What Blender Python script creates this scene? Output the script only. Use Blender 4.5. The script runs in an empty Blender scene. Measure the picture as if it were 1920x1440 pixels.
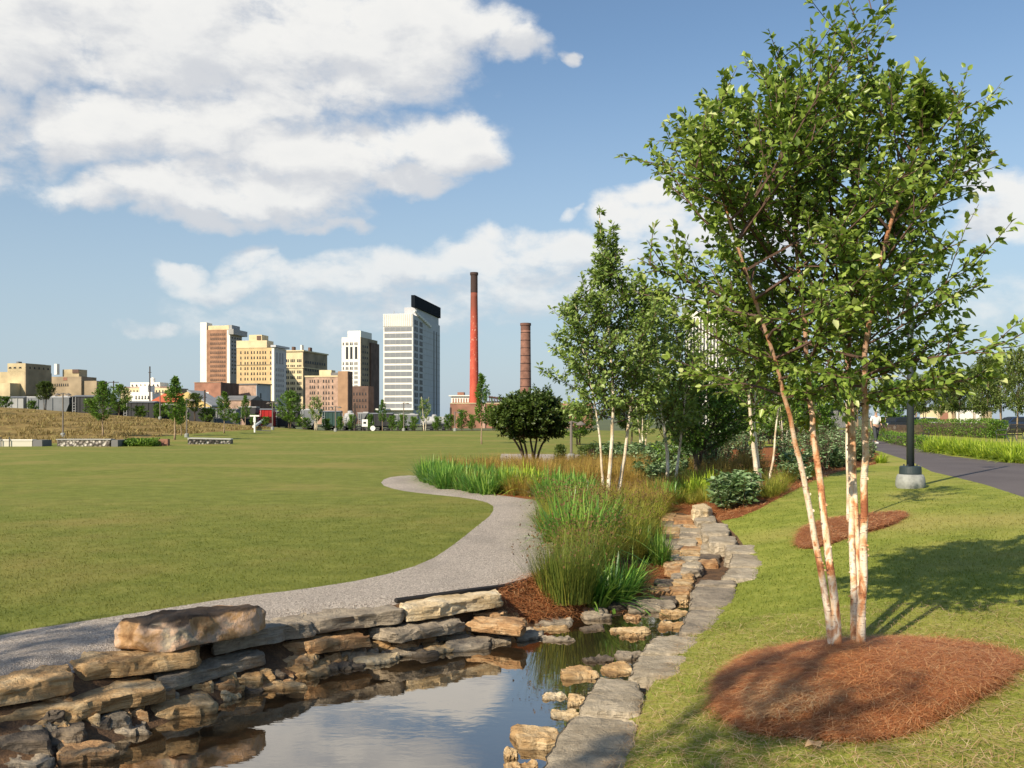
import bpy, math, random, bmesh
import numpy as np
from mathutils import Vector, noise, geometry
R = math.radians
scene = bpy.context.scene
col = scene.collection
# ------------------------------------------------------------------ camera
F, CX, HY, CH = 1800.0, 960.0, 785.0, 1.7
cam_d = bpy.data.cameras.new('camera'); cam = bpy.data.objects.new('camera', cam_d); col.objects.link(cam)
cam.location = (0, 0, CH); cam.rotation_euler = (R(90), 0, 0)
cam_d.sensor_width = 36; cam_d.lens = F / 1920 * 36
cam_d.shift_y = (HY - 720) / 1920
cam_d.clip_start = 0.05; cam_d.clip_end = 20000
scene.camera = cam
# ------------------------------------------------------------------ sun, view
SUN_EL, SUN_AZ = R(34), math.atan2(-0.62, -0.78)      # sun stands behind and to the left of the camera
sd = Vector((math.sin(SUN_AZ) * math.cos(SUN_EL), math.cos(SUN_AZ) * math.cos(SUN_EL), math.sin(SUN_EL)))
sl = bpy.data.lights.new('sun', 'SUN'); sl.energy = 4.8; sl.angle = R(0.55); sl.color = (1, 0.87, 0.68)
so = bpy.data.objects.new('sun', sl); col.objects.link(so); so.rotation_euler = (-sd).to_track_quat('-Z', 'Y').to_euler()
scene.view_settings.view_transform = 'Standard'; scene.view_settings.look = 'None'
scene.view_settings.exposure = 0.42; scene.view_settings.gamma = 1
scene.cycles.max_bounces = 6; scene.cycles.transparent_max_bounces = 8
scene.cycles.caustics_reflective = False; scene.cycles.caustics_refractive = False
# ------------------------------------------------------------------ node helpers
class NT:
    def __init__(s, nt): s.nt = nt
    def n(s, t, **k):
        nd = s.nt.nodes.new(t)
        for a, v in k.items(): setattr(nd, a, v)
        return nd
    def set(s, sock, v):
        if hasattr(v, 'is_linked') or isinstance(v, bpy.types.NodeSocket): s.nt.links.new(v, sock)
        elif v is not None:
            if isinstance(v, (tuple, list)) and len(v) == 3 and sock.type == 'RGBA': v = (*v, 1)
            sock.default_value = v
    def math(s, op, a, b=None, c=None, clamp=False):
        nd = s.n('ShaderNodeMath', operation=op, use_clamp=clamp)
        for i, v in enumerate((a, b, c)):
            if v is not None: s.set(nd.inputs[i], v)
        return nd.outputs[0]
    def vm(s, op, a, b=None):
        nd = s.n('ShaderNodeVectorMath', operation=op); s.set(nd.inputs[0], a)
        if b is not None: s.set(nd.inputs[1], b)
        return nd.outputs['Value'] if op in ('LENGTH', 'DOT_PRODUCT') else nd.outputs[0]
    def mix(s, f, a, b):
        nd = s.n('ShaderNodeMix', data_type='RGBA'); s.set(nd.inputs[0], f); s.set(nd.inputs[6], a); s.set(nd.inputs[7], b)
        return nd.outputs[2]
    def noise(s, vec, scale, detail=3, rough=.55, dist=0):
        nd = s.n('ShaderNodeTexNoise'); s.set(nd.inputs['Vector'], vec); s.set(nd.inputs['Scale'], scale)
        nd.inputs['Detail'].default_value = detail; nd.inputs['Roughness'].default_value = rough; nd.inputs['Distortion'].default_value = dist
        return nd.outputs[0]
    def ramp(s, f, stops):
        nd = s.n('ShaderNodeValToRGB'); s.set(nd.inputs[0], f); e = nd.color_ramp.elements
        while len(e) < len(stops): e.new(.5)
        for q, (p, c) in zip(e, stops): q.position = p; q.color = (*c, 1) if len(c) == 3 else c
        return nd.outputs[0]
    def sm(s, f, a, b, lo=0., hi=1.):
        nd = s.n('ShaderNodeMapRange', interpolation_type='SMOOTHSTEP'); s.set(nd.inputs[0], f)
        for i, v in zip((1, 2, 3, 4), (a, b, lo, hi)): nd.inputs[i].default_value = v
        return nd.outputs[0]
    def scale(s, vec, sc):
        nd = s.n('ShaderNodeMapping'); s.set(nd.inputs[0], vec); nd.inputs['Scale'].default_value = sc
        return nd.outputs[0]
# ------------------------------------------------------------------ world: sky and clouds by direction
w = bpy.data.worlds.new('World'); scene.world = w; w.use_nodes = True
w.node_tree.nodes.clear(); N = NT(w.node_tree)
sky = N.n('ShaderNodeTexSky', sky_type='NISHITA', sun_disc=False); sky.sun_elevation = SUN_EL; sky.sun_rotation = SUN_AZ
sky.air_density = 1.1; sky.dust_density = 0.9; sky.ozone_density = 2.0
BL = [(60,20,260,120,1.),(330,40,300,130,1.1),(420,150,260,90,.9),(620,90,260,110,1.),(760,70,210,95,1.1),(800,150,150,50,.6),(960,100,75,40,.9),(1050,120,22,15,.8),
      (120,215,80,70,.9),(250,215,170,75,.9),(100,270,70,40,.7),(380,240,240,90,.9),(560,275,240,65,1.),(700,240,120,45,.7),(830,265,120,62,1.05),(900,270,45,45,.7),(780,330,105,32,.95),(660,310,160,55,.8),
      (180,350,115,34,.95),(330,340,170,50,1.),(500,345,230,60,1.),(380,400,90,26,.95),(520,400,150,24,.7),(620,418,80,14,.7),
      (340,508,75,22,.8),(490,482,62,34,.8),(430,535,140,28,.8),(600,530,190,45,.8),(760,500,150,45,.8),(900,480,120,40,.85),(1060,470,150,45,.9),(1000,540,260,70,.7),(680,590,380,55,.55),(300,608,60,16,.7),
      (1062,392,26,16,.7),(1190,390,100,50,.9),(1220,345,60,26,.8),(1400,440,200,70,.8),(1900,350,70,50,.9),(1920,400,120,50,.9),(1300,560,300,60,.5),(1800,570,250,50,.4),
      (-300,200,300,120,1.),(-700,400,350,90,1.),(2300,200,260,80,1.),(2700,420,300,80,.9),(200,-260,500,130,.9),(900,-500,500,130,.8),(-500,-500,500,150,.8),(1700,-700,400,100,.7)]
g = bpy.data.node_groups.new('cloud_field', 'ShaderNodeTree')
g.interface.new_socket('p', in_out='INPUT', socket_type='NodeSocketVector'); g.interface.new_socket('d', in_out='OUTPUT', socket_type='NodeSocketFloat'); g.interface.new_socket('l', in_out='OUTPUT', socket_type='NodeSocketFloat')
G_ = NT(g); gi = G_.n('NodeGroupInput'); go = G_.n('NodeGroupOutput')
P = gi.outputs[0]
wob = G_.n('ShaderNodeTexNoise'); G_.set(wob.inputs[0], P); wob.inputs['Scale'].default_value = 11; wob.inputs['Detail'].default_value = 6
wv = G_.vm('SUBTRACT', wob.outputs['Color'], (.5, .5, .5)); wv = G_.vm('MULTIPLY', wv, (.13, .075, 0)); P2 = G_.vm('ADD', P, wv)
def blobs(L, PP):
    acc = None
    for (bx, by, rx, ry, wt) in L:
        az = math.atan((bx - CX) / F); el = math.atan((HY - by) / F * math.cos(az)); kx, ky = F / rx / 1.25, F / ry / 1.25
        v = G_.n('ShaderNodeVectorMath', operation='MULTIPLY_ADD'); G_.set(v.inputs[0], PP); v.inputs[1].default_value = (kx, ky, 0); v.inputs[2].default_value = (-az * kx, -el * ky, 0)
        v = G_.vm('DOT_PRODUCT', v.outputs[0], v.outputs[0])
        v = G_.math('MULTIPLY_ADD', v, -wt, wt * .96)
        acc = v if acc is None else G_.math('MAXIMUM', acc, v)
    return acc
big = [b for b in BL if b[2] * b[3] >= 6500 and -100 < b[0] < 2000]; rest = [b for b in BL if b not in big]
accb = blobs(big, P2); acc = G_.math('MAXIMUM', G_.math('MAXIMUM', accb, blobs(rest, P2)), 0.)
accs = blobs(big, G_.vm('ADD', P2, (-.012, .024, 0)))
nv = G_.scale(P, (13, 24, 1)); n1 = G_.noise(nv, 1.0, 9, .6, .2)
nv2 = G_.scale(P, (50, 70, 1)); n2 = G_.noise(nv2, 1.0, 5, .6, .1)
n3 = G_.noise(G_.vm('ADD', nv, (-.2, .5, 0)), 1.0, 5, .6, .2)
amp = G_.sm(acc, -.0, .3, .22, 1.0)
nn = G_.math('ADD', G_.math('MULTIPLY', G_.math('SUBTRACT', n1, .5), 1.45), G_.math('MULTIPLY', G_.math('SUBTRACT', n2, .5), .42))
d = G_.math('ADD', acc, G_.math('MULTIPLY', nn, amp))
G_.set(go.inputs[0], d)
G_.set(go.inputs[1], G_.math('ADD', G_.math('MULTIPLY', G_.math('SUBTRACT', accb, accs), 1.1), G_.math('MULTIPLY', G_.math('SUBTRACT', n1, n3), 1.7)))
tc = N.n('ShaderNodeTexCoord'); sx = N.n('ShaderNodeSeparateXYZ'); N.set(sx.inputs[0], tc.outputs['Generated'])
az = N.math('ARCTAN2', sx.outputs[0], sx.outputs[1]); el = N.math('ARCSINE', sx.outputs[2])
cb = N.n('ShaderNodeCombineXYZ'); N.set(cb.inputs[0], az); N.set(cb.inputs[1], el)
gn = N.n('ShaderNodeGroup'); gn.node_tree = g; N.set(gn.inputs[0], cb.outputs[0]); d0 = gn.outputs[0]
alpha = N.sm(d0, .12, .80); lowfade = N.sm(el, .03, .26, .60, .98); alpha = N.math('MULTIPLY', alpha, lowfade)
alpha = N.math('MULTIPLY', alpha, N.sm(el, -.02, .05))
lit = N.sm(gn.outputs[1], -.42, .34); thick = N.sm(d0, .55, 1.4)
ccol = N.mix(lit, (.68, .70, .735), (.95, .94, .91)); ccol = N.mix(N.math('MULTIPLY', thick, .3), ccol, (.74, .76, .78))
skc = N.mix(N.sm(el, -.02, .40, .8, .0), N.vm('MULTIPLY', sky.outputs[0], (.95, 1.02, 1.06)), (3.9, 4.8, 5.7))
b1 = N.n('ShaderNodeBackground'); N.set(b1.inputs[0], skc); b1.inputs[1].default_value = .092
b2 = N.n('ShaderNodeBackground'); N.set(b2.inputs[0], ccol); b2.inputs[1].default_value = .73
mx = N.n('ShaderNodeMixShader'); N.set(mx.inputs[0], alpha); N.set(mx.inputs[1], b1.outputs[0]); N.set(mx.inputs[2], b2.outputs[0])
wo = N.n('ShaderNodeOutputWorld'); N.set(wo.inputs[0], mx.outputs[0])
w.cycles.sampling_method = 'MANUAL'; w.cycles.sample_map_resolution = 512
# ------------------------------------------------------------------ materials
MATS = {}
def mat(name, build=None, color=(.5, .5, .5), rough=.7, metal=0., spec=.5, var=0., vscale=3., bump=0., bscale=40.):
    if name in MATS: return MATS[name]
    m = bpy.data.materials.new(name); m.use_nodes = True; MATS[name] = m
    n = NT(m.node_tree); bs = m.node_tree.nodes['Principled BSDF']
    n.bs = bs; n.out = m.node_tree.nodes['Material Output']
    n.tc = n.n('ShaderNodeTexCoord'); n.o = n.tc.outputs['Object']
    geo = n.n('ShaderNodeNewGeometry'); n.pos = geo.outputs['Position']; n.geo = geo
    bs.inputs['Roughness'].default_value = rough; bs.inputs['Metallic'].default_value = metal; bs.inputs['Specular IOR Level'].default_value = spec
    bs.inputs['Base Color'].default_value = (*color, 1)
    if build: build(n)
    else:
        if var: 
            f = n.noise(n.o, vscale, 5)
            n.set(bs.inputs['Base Color'], n.ramp(f, [(.3, tuple(c * (1 - var) for c in color)), (.7, tuple(min(1, c * (1 + var)) for c in color))]))
        if bump: n_bump(n, n.noise(n.o, bscale, 6), bump)
    return m
def n_bump(n, h, strength, dist=.02):
    b = n.n('ShaderNodeBump'); b.inputs['Strength'].default_value = strength; b.inputs['Distance'].default_value = dist
    n.set(b.inputs['Height'], h); n.set(n.bs.inputs['Normal'], b.outputs[0])
def leafmat(name, stops, trans=.35, rough=.45, tcol=None):
    def f(n):
        at = n.n('ShaderNodeAttribute', attribute_name='rnd')
        oi = n.n('ShaderNodeObjectInfo')
        f_ = n.math('ADD', n.math('MULTIPLY', at.outputs['Fac'], .85), n.math('MULTIPLY', oi.outputs['Random'], .15))
        c = n.ramp(f_, stops); n.set(n.bs.inputs['Base Color'], c)
        tr = n.n('ShaderNodeBsdfTranslucent'); hs = n.mix(.5, c, tcol or (.20, .30, .03)); n.set(tr.inputs[0], hs)
        ms = n.n('ShaderNodeMixShader'); ms.inputs[0].default_value = trans
        n.set(ms.inputs[1], n.bs.outputs[0]); n.set(ms.inputs[2], tr.outputs[0]); n.set(n.out.inputs[0], ms.outputs[0])
    return mat(name, f, rough=rough, spec=.35)
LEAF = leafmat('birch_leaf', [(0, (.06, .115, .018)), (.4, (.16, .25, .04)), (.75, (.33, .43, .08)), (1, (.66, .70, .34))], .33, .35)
LEAFM = leafmat('grey_birch_leaf', [(0, (.10, .17, .035)), (.5, (.25, .35, .08)), (1, (.55, .62, .28))], .3, .4)
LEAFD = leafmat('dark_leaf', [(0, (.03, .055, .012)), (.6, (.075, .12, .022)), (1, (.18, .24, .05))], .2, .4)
LEAFG = leafmat('green_leaf', [(0, (.05, .11, .015)), (.5, (.12, .24, .03)), (1, (.30, .43, .06))], .35, .5)
LEAFP = leafmat('pale_leaf', [(0, (.06, .10, .02)), (.5, (.15, .21, .05)), (1, (.40, .44, .17))], .35, .5)
GRASSL = None
IRIS = leafmat('iris_leaf', [(0, (.04, .14, .025)), (.5, (.12, .28, .04)), (1, (.34, .50, .09))], .35, .35)
LILY = leafmat('daylily_leaf', [(0, (.16, .28, .02)), (.5, (.36, .50, .04)), (1, (.62, .68, .10))], .4, .4)
SEDGE = leafmat('bronze_sedge', [(0, (.14, .13, .02)), (.35, (.30, .23, .04)), (.7, (.46, .27, .07)), (1, (.60, .48, .11))], .3, .6, (.35, .25, .05))
RUSH = leafmat('rush_stem', [(0, (.04, .07, .012)), (.5, (.13, .18, .03)), (.85, (.30, .31, .05)), (1, (.44, .34, .09))], .25, .5)
OLIVE = leafmat('yellow_green_sedge', [(0, (.09, .14, .02)), (.5, (.27, .31, .04)), (.8, (.46, .42, .07)), (1, (.52, .34, .10))], .3, .6, (.3, .3, .04))
SILVER = leafmat('silver_green_leaf', [(0, (.08, .15, .05)), (.5, (.20, .31, .13)), (1, (.42, .54, .32))], .25, .5)
SEED = mat('seed_head', color=(.14, .08, .03), rough=.9)
def bark_f(n):
    f = n.noise(n.scale(n.pos, (9, 9, 5)), 1, 5, .6, .5); c = n.ramp(f, [(.34, (.30, .10, .04)), (.43, (.58, .27, .12)), (.50, (.74, .53, .34)), (.58, (.80, .70, .56)), (.66, (.52, .28, .15))])
    hi = n.n('ShaderNodeSeparateXYZ'); n.set(hi.inputs[0], n.pos)
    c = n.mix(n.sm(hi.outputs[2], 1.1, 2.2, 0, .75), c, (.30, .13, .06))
    l = n.noise(n.scale(n.pos, (16, 16, 95)), 1, 3, .6); c = n.mix(n.sm(l, .62, .70), c, (.10, .055, .03))
    n.set(n.bs.inputs['Base Color'], c); n_bump(n, n.math('ADD', l, f), .6, .01)
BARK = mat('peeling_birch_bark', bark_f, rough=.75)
def wbark_f(n):
    f = n.noise(n.scale(n.pos, (7, 7, 4)), 1, 5); c = n.ramp(f, [(.35, (.50, .38, .24)), (.55, (.72, .64, .50)), (.7, (.82, .77, .66))])
    l = n.noise(n.scale(n.pos, (12, 12, 60)), 1, 3, .6); c = n.mix(n.sm(l, .60, .68), c, (.12, .08, .05)); n.set(n.bs.inputs['Base Color'], c)
WBARK = mat('white_birch_bark', wbark_f, rough=.8)
DBARK = mat('dark_bark', color=(.10, .07, .045), rough=.9, var=.4, vscale=12)
TBARK = mat('tan_bark', color=(.30, .22, .14), rough=.9, var=.3, vscale=12)
TWIG = mat('twig_bark', color=(.09, .05, .035), rough=.8)
def grass_f(c1, c2, c3, dry, turf=False):
    def f(n):
        at = n.n('ShaderNodeAttribute', attribute_name='rnd')
        big = n.noise(n.pos, .23, 4, .6); med = n.noise(n.pos, 2.2, 4, .6); fine = n.noise(n.pos, 22, 6, .75)
        far = n.noise(n.scale(n.pos, (.06, .2, .2)), 1, 4, .6)
        v = n.math('ADD', n.math('MULTIPLY', med, .5), n.math('MULTIPLY', fine, .5))
        c = n.ramp(v, [(.34, c1), (.5, c2), (.66, c3)])
        c = n.mix(n.math('MULTIPLY', at.outputs['Fac'], .45), c, c3)
        c = n.mix(n.sm(big, .48, .72, 0, .55), c, dry); c = n.mix(n.sm(far, .5, .7, 0, .5), c, dry)
        n.set(n.bs.inputs['Base Color'], c); 
        if turf:
            tr = n.n('ShaderNodeBsdfTranslucent'); n.set(tr.inputs[0], c); ms = n.n('ShaderNodeMixShader'); ms.inputs[0].default_value = .45
            n.set(ms.inputs[1], n.bs.outputs[0]); n.set(ms.inputs[2], tr.outputs[0]); n.set(n.out.inputs[0], ms.outputs[0])
        else: n_bump(n, n.noise(n.pos, 45, 4, .7), .5, .04)
    return f
LAWNM = mat('lawn_grass', grass_f((.075, .11, .016), (.15, .178, .028), (.26, .27, .06), (.32, .25, .08)), rough=.85, spec=.15)
BANKM = mat('bank_grass', grass_f((.09, .14, .014), (.20, .25, .03), (.38, .38, .085), (.44, .36, .12)), rough=.85, spec=.15)
LAWNT = mat('lawn_blades', grass_f((.075, .11, .016), (.15, .178, .028), (.26, .27, .06), (.32, .25, .08), True), rough=.7, spec=.2)
BANKT = mat('bank_blades', grass_f((.09, .14, .014), (.20, .25, .03), (.38, .38, .085), (.44, .36, .12), True), rough=.7, spec=.2)
def emb_f(n):
    a = n.noise(n.scale(n.pos, (.5, .35, 1.5)), 1, 6, .7); b = n.noise(n.scale(n.pos, (1.6, .6, 3)), 1, 5, .7)
    v = n.math('ADD', n.math('MULTIPLY', a, .5), n.math('MULTIPLY', b, .5))
    n.set(n.bs.inputs['Base Color'], n.ramp(v, [(.36, (.10, .09, .03)), (.47, (.23, .16, .06)), (.56, (.33, .24, .09)), (.66, (.20, .21, .05))])); n_bump(n, b, 1., .3)
EMBM = mat('dry_meadow', emb_f, rough=.95, spec=.1)
def gravel_f(n):
    v = n.n('ShaderNodeTexVoronoi'); n.set(v.inputs['Vector'], n.pos); v.inputs['Scale'].default_value = 75
    v2 = n.noise(n.pos, 170, 3, .7); b = n.noise(n.scale(n.pos, (1.2, .5, 1)), 1, 5, .6)
    c = n.ramp(n.math('ADD', n.math('MULTIPLY', v.outputs['Color'], .5), n.math('MULTIPLY', v2, .5)), [(.25, (.24, .20, .165)), (.5, (.55, .475, .40)), (.8, (.85, .77, .67))])
    c = n.mix(n.sm(b, .45, .7, 0, .45), c, (.30, .26, .225)); n.set(n.bs.inputs['Base Color'], c)
    n_bump(n, n.math('ADD', v.outputs['Distance'], v2), .9, .02)
GRAVM = mat('gravel', gravel_f, rough=.9, spec=.2)
def mulch_f(n):
    a = n.noise(n.scale(n.pos, (25, 60, 30)), 1, 6, .7, 2); b = n.noise(n.pos, 3, 4)
    c = n.ramp(a, [(.35, (.12, .04, .015)), (.5, (.34, .12, .045)), (.65, (.55, .25, .11))]); c = n.mix(n.sm(b, .5, .75, 0, .4), c, (.26, .13, .055))
    n.set(n.bs.inputs['Base Color'], c); n_bump(n, a, 1., .04)
MULM = mat('pine_straw', mulch_f, rough=.95, spec=.1)
STRAW = leafmat('straw_needle', [(0, (.24, .07, .025)), (.45, (.50, .18, .06)), (.8, (.68, .33, .13)), (1, (.82, .55, .28))], .15, .6, (.3, .12, .04))
STRAWD = leafmat('faded_straw_needle', [(0, (.32, .17, .07)), (.5, (.58, .36, .17)), (1, (.80, .60, .36))], .15, .6, (.3, .2, .1))
ASPH = mat('asphalt', lambda n: (n.set(n.bs.inputs['Base Color'], n.ramp(n.math('ADD', n.math('MULTIPLY', n.noise(n.pos, 90, 3, .7), .5), n.math('MULTIPLY', n.noise(n.pos, .7, 4), .5)), [(.35, (.075, .062, .062)), (.65, (.135, .115, .112))])), n_bump(n, n.noise(n.pos, 120, 3), .4, .01)), rough=.9)
def bed_f(n):
    a = n.noise(n.pos, 5, 6, .65); b = n.noise(n.pos, 45, 5, .7)
    n.set(n.bs.inputs['Base Color'], n.ramp(n.math('ADD', n.math('MULTIPLY', a, .6), n.math('MULTIPLY', b, .4)), [(.36, (.035, .02, .01)), (.5, (.12, .065, .03)), (.64, (.24, .13, .055))])); n_bump(n, b, .9, .03)
BEDM = mat('stream_bed_silt', bed_f, rough=.8)
FARM = mat('far_ground_scrub', color=(.09, .11, .04), rough=.95, var=.4, vscale=.02)
def rockf(c1, c2, c3, st=.35):
    def f(n):
        oi = n.n('ShaderNodeObjectInfo'); off = n.vm('ADD', n.pos, n.vm('MULTIPLY', oi.outputs['Location'], (3.1, 1.7, 0)))
        a = n.noise(off, 3.2, 7, .62, .4); b = n.noise(n.scale(off, (6, 6, 55)), 1, 5, .6); e = n.noise(off, 38, 6, .7)
        c = n.ramp(n.math('ADD', n.math('MULTIPLY', a, .62), n.math('MULTIPLY', b, .38)), [(.36, c1), (.5, c2), (.62, c3)])
        dk = n.noise(off, 7, 5, .7, .8); c = n.mix(n.sm(dk, .56, .72, 0, st), c, (.07, .06, .05))
        c = n.mix(n.sm(e, .45, .75, 0, .3), c, (.10, .08, .06)); 
        c = n.mix(n.math('MULTIPLY', n.math('SUBTRACT', oi.outputs['Random'], .5, clamp=True), .5), c, c1)
        sp = n.n('ShaderNodeSeparateXYZ'); n.set(sp.inputs[0], n.pos)
        wet = n.sm(n.math('ADD', sp.outputs[2], n.math('MULTIPLY', a, .03)), -.415, -.375, .72, 0.)
        c = n.mix(wet, c, (.045, .028, .014))
        n.set(n.bs.inputs['Base Color'], c); n_bump(n, n.math('ADD', n.math('MULTIPLY', e, .5), n.math('ADD', b, dk)), .95, .03)
    return f
ROCK = {'tan': mat('tan_sandstone', rockf((.33, .19, .08), (.50, .33, .16), (.66, .50, .29)), rough=.85, spec=.25),
        'orange': mat('orange_sandstone', rockf((.28, .14, .06), (.45, .27, .13), (.60, .44, .26)), rough=.85, spec=.25),
        'grey': mat('grey_sandstone', rockf((.19, .16, .12), (.33, .275, .205), (.48, .40, .29)), rough=.85, spec=.25),
        'dark': mat('dark_stained_sandstone', rockf((.07, .06, .05), (.15, .12, .09), (.27, .21, .14), .6), rough=.85, spec=.25),
        'slab': mat('pale_grey_tan_sandstone', rockf((.27, .22, .15), (.40, .34, .25), (.54, .46, .34), .3), rough=.88, spec=.2),
        'bright': mat('pale_yellow_sandstone', rockf((.50, .36, .19), (.66, .52, .32), (.78, .67, .48), .2), rough=.85, spec=.2)}
def boulder_f(n):
    a = n.noise(n.pos, 4.5, 7, .6, .5); sp = n.n('ShaderNodeSeparateXYZ'); n.set(sp.inputs[0], n.pos)
    c = n.ramp(a, [(.36, (.30, .16, .07)), (.46, (.50, .30, .14)), (.54, (.62, .42, .28)), (.62, (.36, .31, .24)), (.7, (.68, .54, .34))])
    nz = n.n('ShaderNodeSeparateXYZ'); n.set(nz.inputs[0], n.geo.outputs['Normal'])
    lich = n.math('ADD', sp.outputs[2], n.math('MULTIPLY', a, .14)); lich = n.math('ADD', lich, n.math('MULTIPLY', nz.outputs[2], .09)); c = n.mix(n.sm(lich, .26, .31, 0, .93), c, (.045, .035, .028))
    e = n.noise(n.pos, 40, 6, .7); n.set(n.bs.inputs['Base Color'], c); n_bump(n, n.math('ADD', e, n.noise(n.pos, 9, 5, .7)), .8, .03)
BOULD = mat('lichen_stained_boulder', boulder_f, rough=.85, spec=.2)
def water_f(n):
    fr = n.n('ShaderNodeFresnel'); fr.inputs[0].default_value = 1.5
    b = n.n('ShaderNodeBump'); b.inputs['Strength'].default_value = .035; b.inputs['Distance'].default_value = .02
    n.set(b.inputs['Height'], n.noise(n.scale(n.pos, (5, 9, 1)), 1, 3, .5, .3)); 
    gl = n.n('ShaderNodeBsdfGlossy'); gl.inputs['Roughness'].default_value = .015; n.set(gl.inputs['Normal'], b.outputs[0])
    gl.inputs[0].default_value = (.90, .85, .78, 1)
    tr = n.n('ShaderNodeBsdfTransparent'); tr.inputs[0].default_value = (.42, .27, .13, 1)
    df = n.n('ShaderNodeBsdfDiffuse'); df.inputs[0].default_value = (.10, .07, .04, 1)
    m1 = n.n('ShaderNodeMixShader'); m1.inputs[0].default_value = .45; n.set(m1.inputs[1], tr.outputs[0]); n.set(m1.inputs[2], df.outputs[0])
    ms = n.n('ShaderNodeMixShader'); n.set(ms.inputs[0], n.math('MULTIPLY_ADD', fr.outputs[0], 1.5, .24, clamp=True))
    n.set(ms.inputs[1], m1.outputs[0]); n.set(ms.inputs[2], gl.outputs[0]); n.set(n.out.inputs[0], ms.outputs[0])
WATER = mat('still_brown_water', water_f)
# ------------------------------------------------------------------ object helpers
def tag(o, label=None, cat=None, group=None, kind=None):
    if label: o['label'] = label
    if cat: o['category'] = cat
    if group: o['group'] = group
    if kind: o['kind'] = kind
    return o
def empty(name, loc=(0, 0, 0), rz=0, **k):
    o = bpy.data.objects.new(name, None); col.objects.link(o); o.location = loc; o.rotation_euler = (0, 0, rz); o.empty_display_size = .1
    return tag(o, **k)
class MB:
    def __init__(s): s.v = []; s.f = []; s.r = []
    def add(s, vs, fs, rnd=None):
        b = len(s.v); s.v.extend(tuple(p) for p in vs); s.f.extend(tuple(b + i for i in f) for f in fs)
        s.r.extend([.5 if rnd is None else rnd] * len(vs)); return s
    def box(s, x0, x1, y0, y1, z0, z1, bev=0):
        if bev:
            b = bev; vs = []; 
            for z, k in ((z0, b), (z0 + b, 0), (z1 - b, 0), (z1, b)): vs += [(x0 + k, y0 + k, z), (x1 - k, y0 + k, z), (x1 - k, y1 - k, z), (x0 + k, y1 - k, z)]
            fs = [(3, 2, 1, 0), (12, 13, 14, 15)] + [(4 * l + i, 4 * l + (i + 1) % 4, 4 * l + 4 + (i + 1) % 4, 4 * l + 4 + i) for l in range(3) for i in range(4)]
            return s.add(vs, fs)
        return s.add([(x0, y0, z0), (x1, y0, z0), (x1, y1, z0), (x0, y1, z0), (x0, y0, z1), (x1, y0, z1), (x1, y1, z1), (x0, y1, z1)],
                     [(3, 2, 1, 0), (4, 5, 6, 7), (0, 1, 5, 4), (1, 2, 6, 5), (2, 3, 7, 6), (3, 0, 4, 7)])
    def tube(s, pts, rad, n=8, cap=True, rnd=None):
        pts = [Vector(p) for p in pts]; rad = rad if hasattr(rad, '__len__') else [rad] * len(pts)
        vs = []; up = None
        for i, p in enumerate(pts):
            t = (pts[min(i + 1, len(pts) - 1)] - pts[max(i - 1, 0)]).normalized()
            if up is None: up = t.orthogonal().normalized()
            up = (up - t * up.dot(t)); up = up.normalized() if up.length > 1e-5 else t.orthogonal().normalized()
            sd_ = t.cross(up)
            for k in range(n):
                a = 2 * math.pi * k / n; vs.append(p + (up * math.cos(a) + sd_ * math.sin(a)) * rad[i])
        fs = [(i * n + k, i * n + (k + 1) % n, (i + 1) * n + (k + 1) % n, (i + 1) * n + k) for i in range(len(pts) - 1) for k in range(n)]
        if cap: fs += [tuple(range(n))[::-1], tuple((len(pts) - 1) * n + k for k in range(n))]
        return s.add(vs, fs, rnd)
    def lathe(s, prof, c=(0, 0), n=16):
        vs = [(c[0] + r * math.cos(2 * math.pi * k / n), c[1] + r * math.sin(2 * math.pi * k / n), z) for r, z in prof for k in range(n)]
        fs = [(i * n + k, i * n + (k + 1) % n, (i + 1) * n + (k + 1) % n, (i + 1) * n + k) for i in range(len(prof) - 1) for k in range(n)]
        return s.add(vs, fs + [tuple(range(n))[::-1], tuple((len(prof) - 1) * n + k for k in range(n))])
    def build(s, name, m, parent=None, smooth=False, loc=None):
        me = bpy.data.meshes.new(name); me.from_pydata(s.v, [], s.f); me.materials.append(m)
        at = me.attributes.new('rnd', 'FLOAT', 'POINT'); at.data.foreach_set('value', s.r)
        if smooth: me.polygons.foreach_set('use_smooth', [True] * len(me.polygons))
        o = bpy.data.objects.new(name, me); col.objects.link(o)
        if parent: o.parent = parent
        if loc: o.location = loc
        return o
def np_obj(name, V, Fc, m, rnd=None, parent=None, smooth=False):
    """V (n,3); Fc (m,k) array of equal sized faces"""
    me = bpy.data.meshes.new(name); Fc = np.asarray(Fc, dtype=np.int32); k = Fc.shape[1]
    me.vertices.add(len(V)); me.vertices.foreach_set('co', np.asarray(V, dtype=np.float32).ravel())
    me.loops.add(Fc.size); me.loops.foreach_set('vertex_index', Fc.ravel())
    me.polygons.add(len(Fc)); me.polygons.foreach_set('loop_start', np.arange(len(Fc), dtype=np.int32) * k)
    me.materials.append(m)
    at = me.attributes.new('rnd', 'FLOAT', 'POINT'); at.data.foreach_set('value', np.asarray(rnd if rnd is not None else np.full(len(V), .5), dtype=np.float32))
    me.update(calc_edges=True); me.validate()
    if smooth: me.polygons.foreach_set('use_smooth', [True] * len(me.polygons))
    o = bpy.data.objects.new(name, me); col.objects.link(o)
    if parent: o.parent = parent
    return o
def copy_tree(o, parent=None):
    c = o.copy(); col.objects.link(c); c.parent = parent
    for ch in list(o.children): copy_tree(ch, c)
    return c
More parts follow.
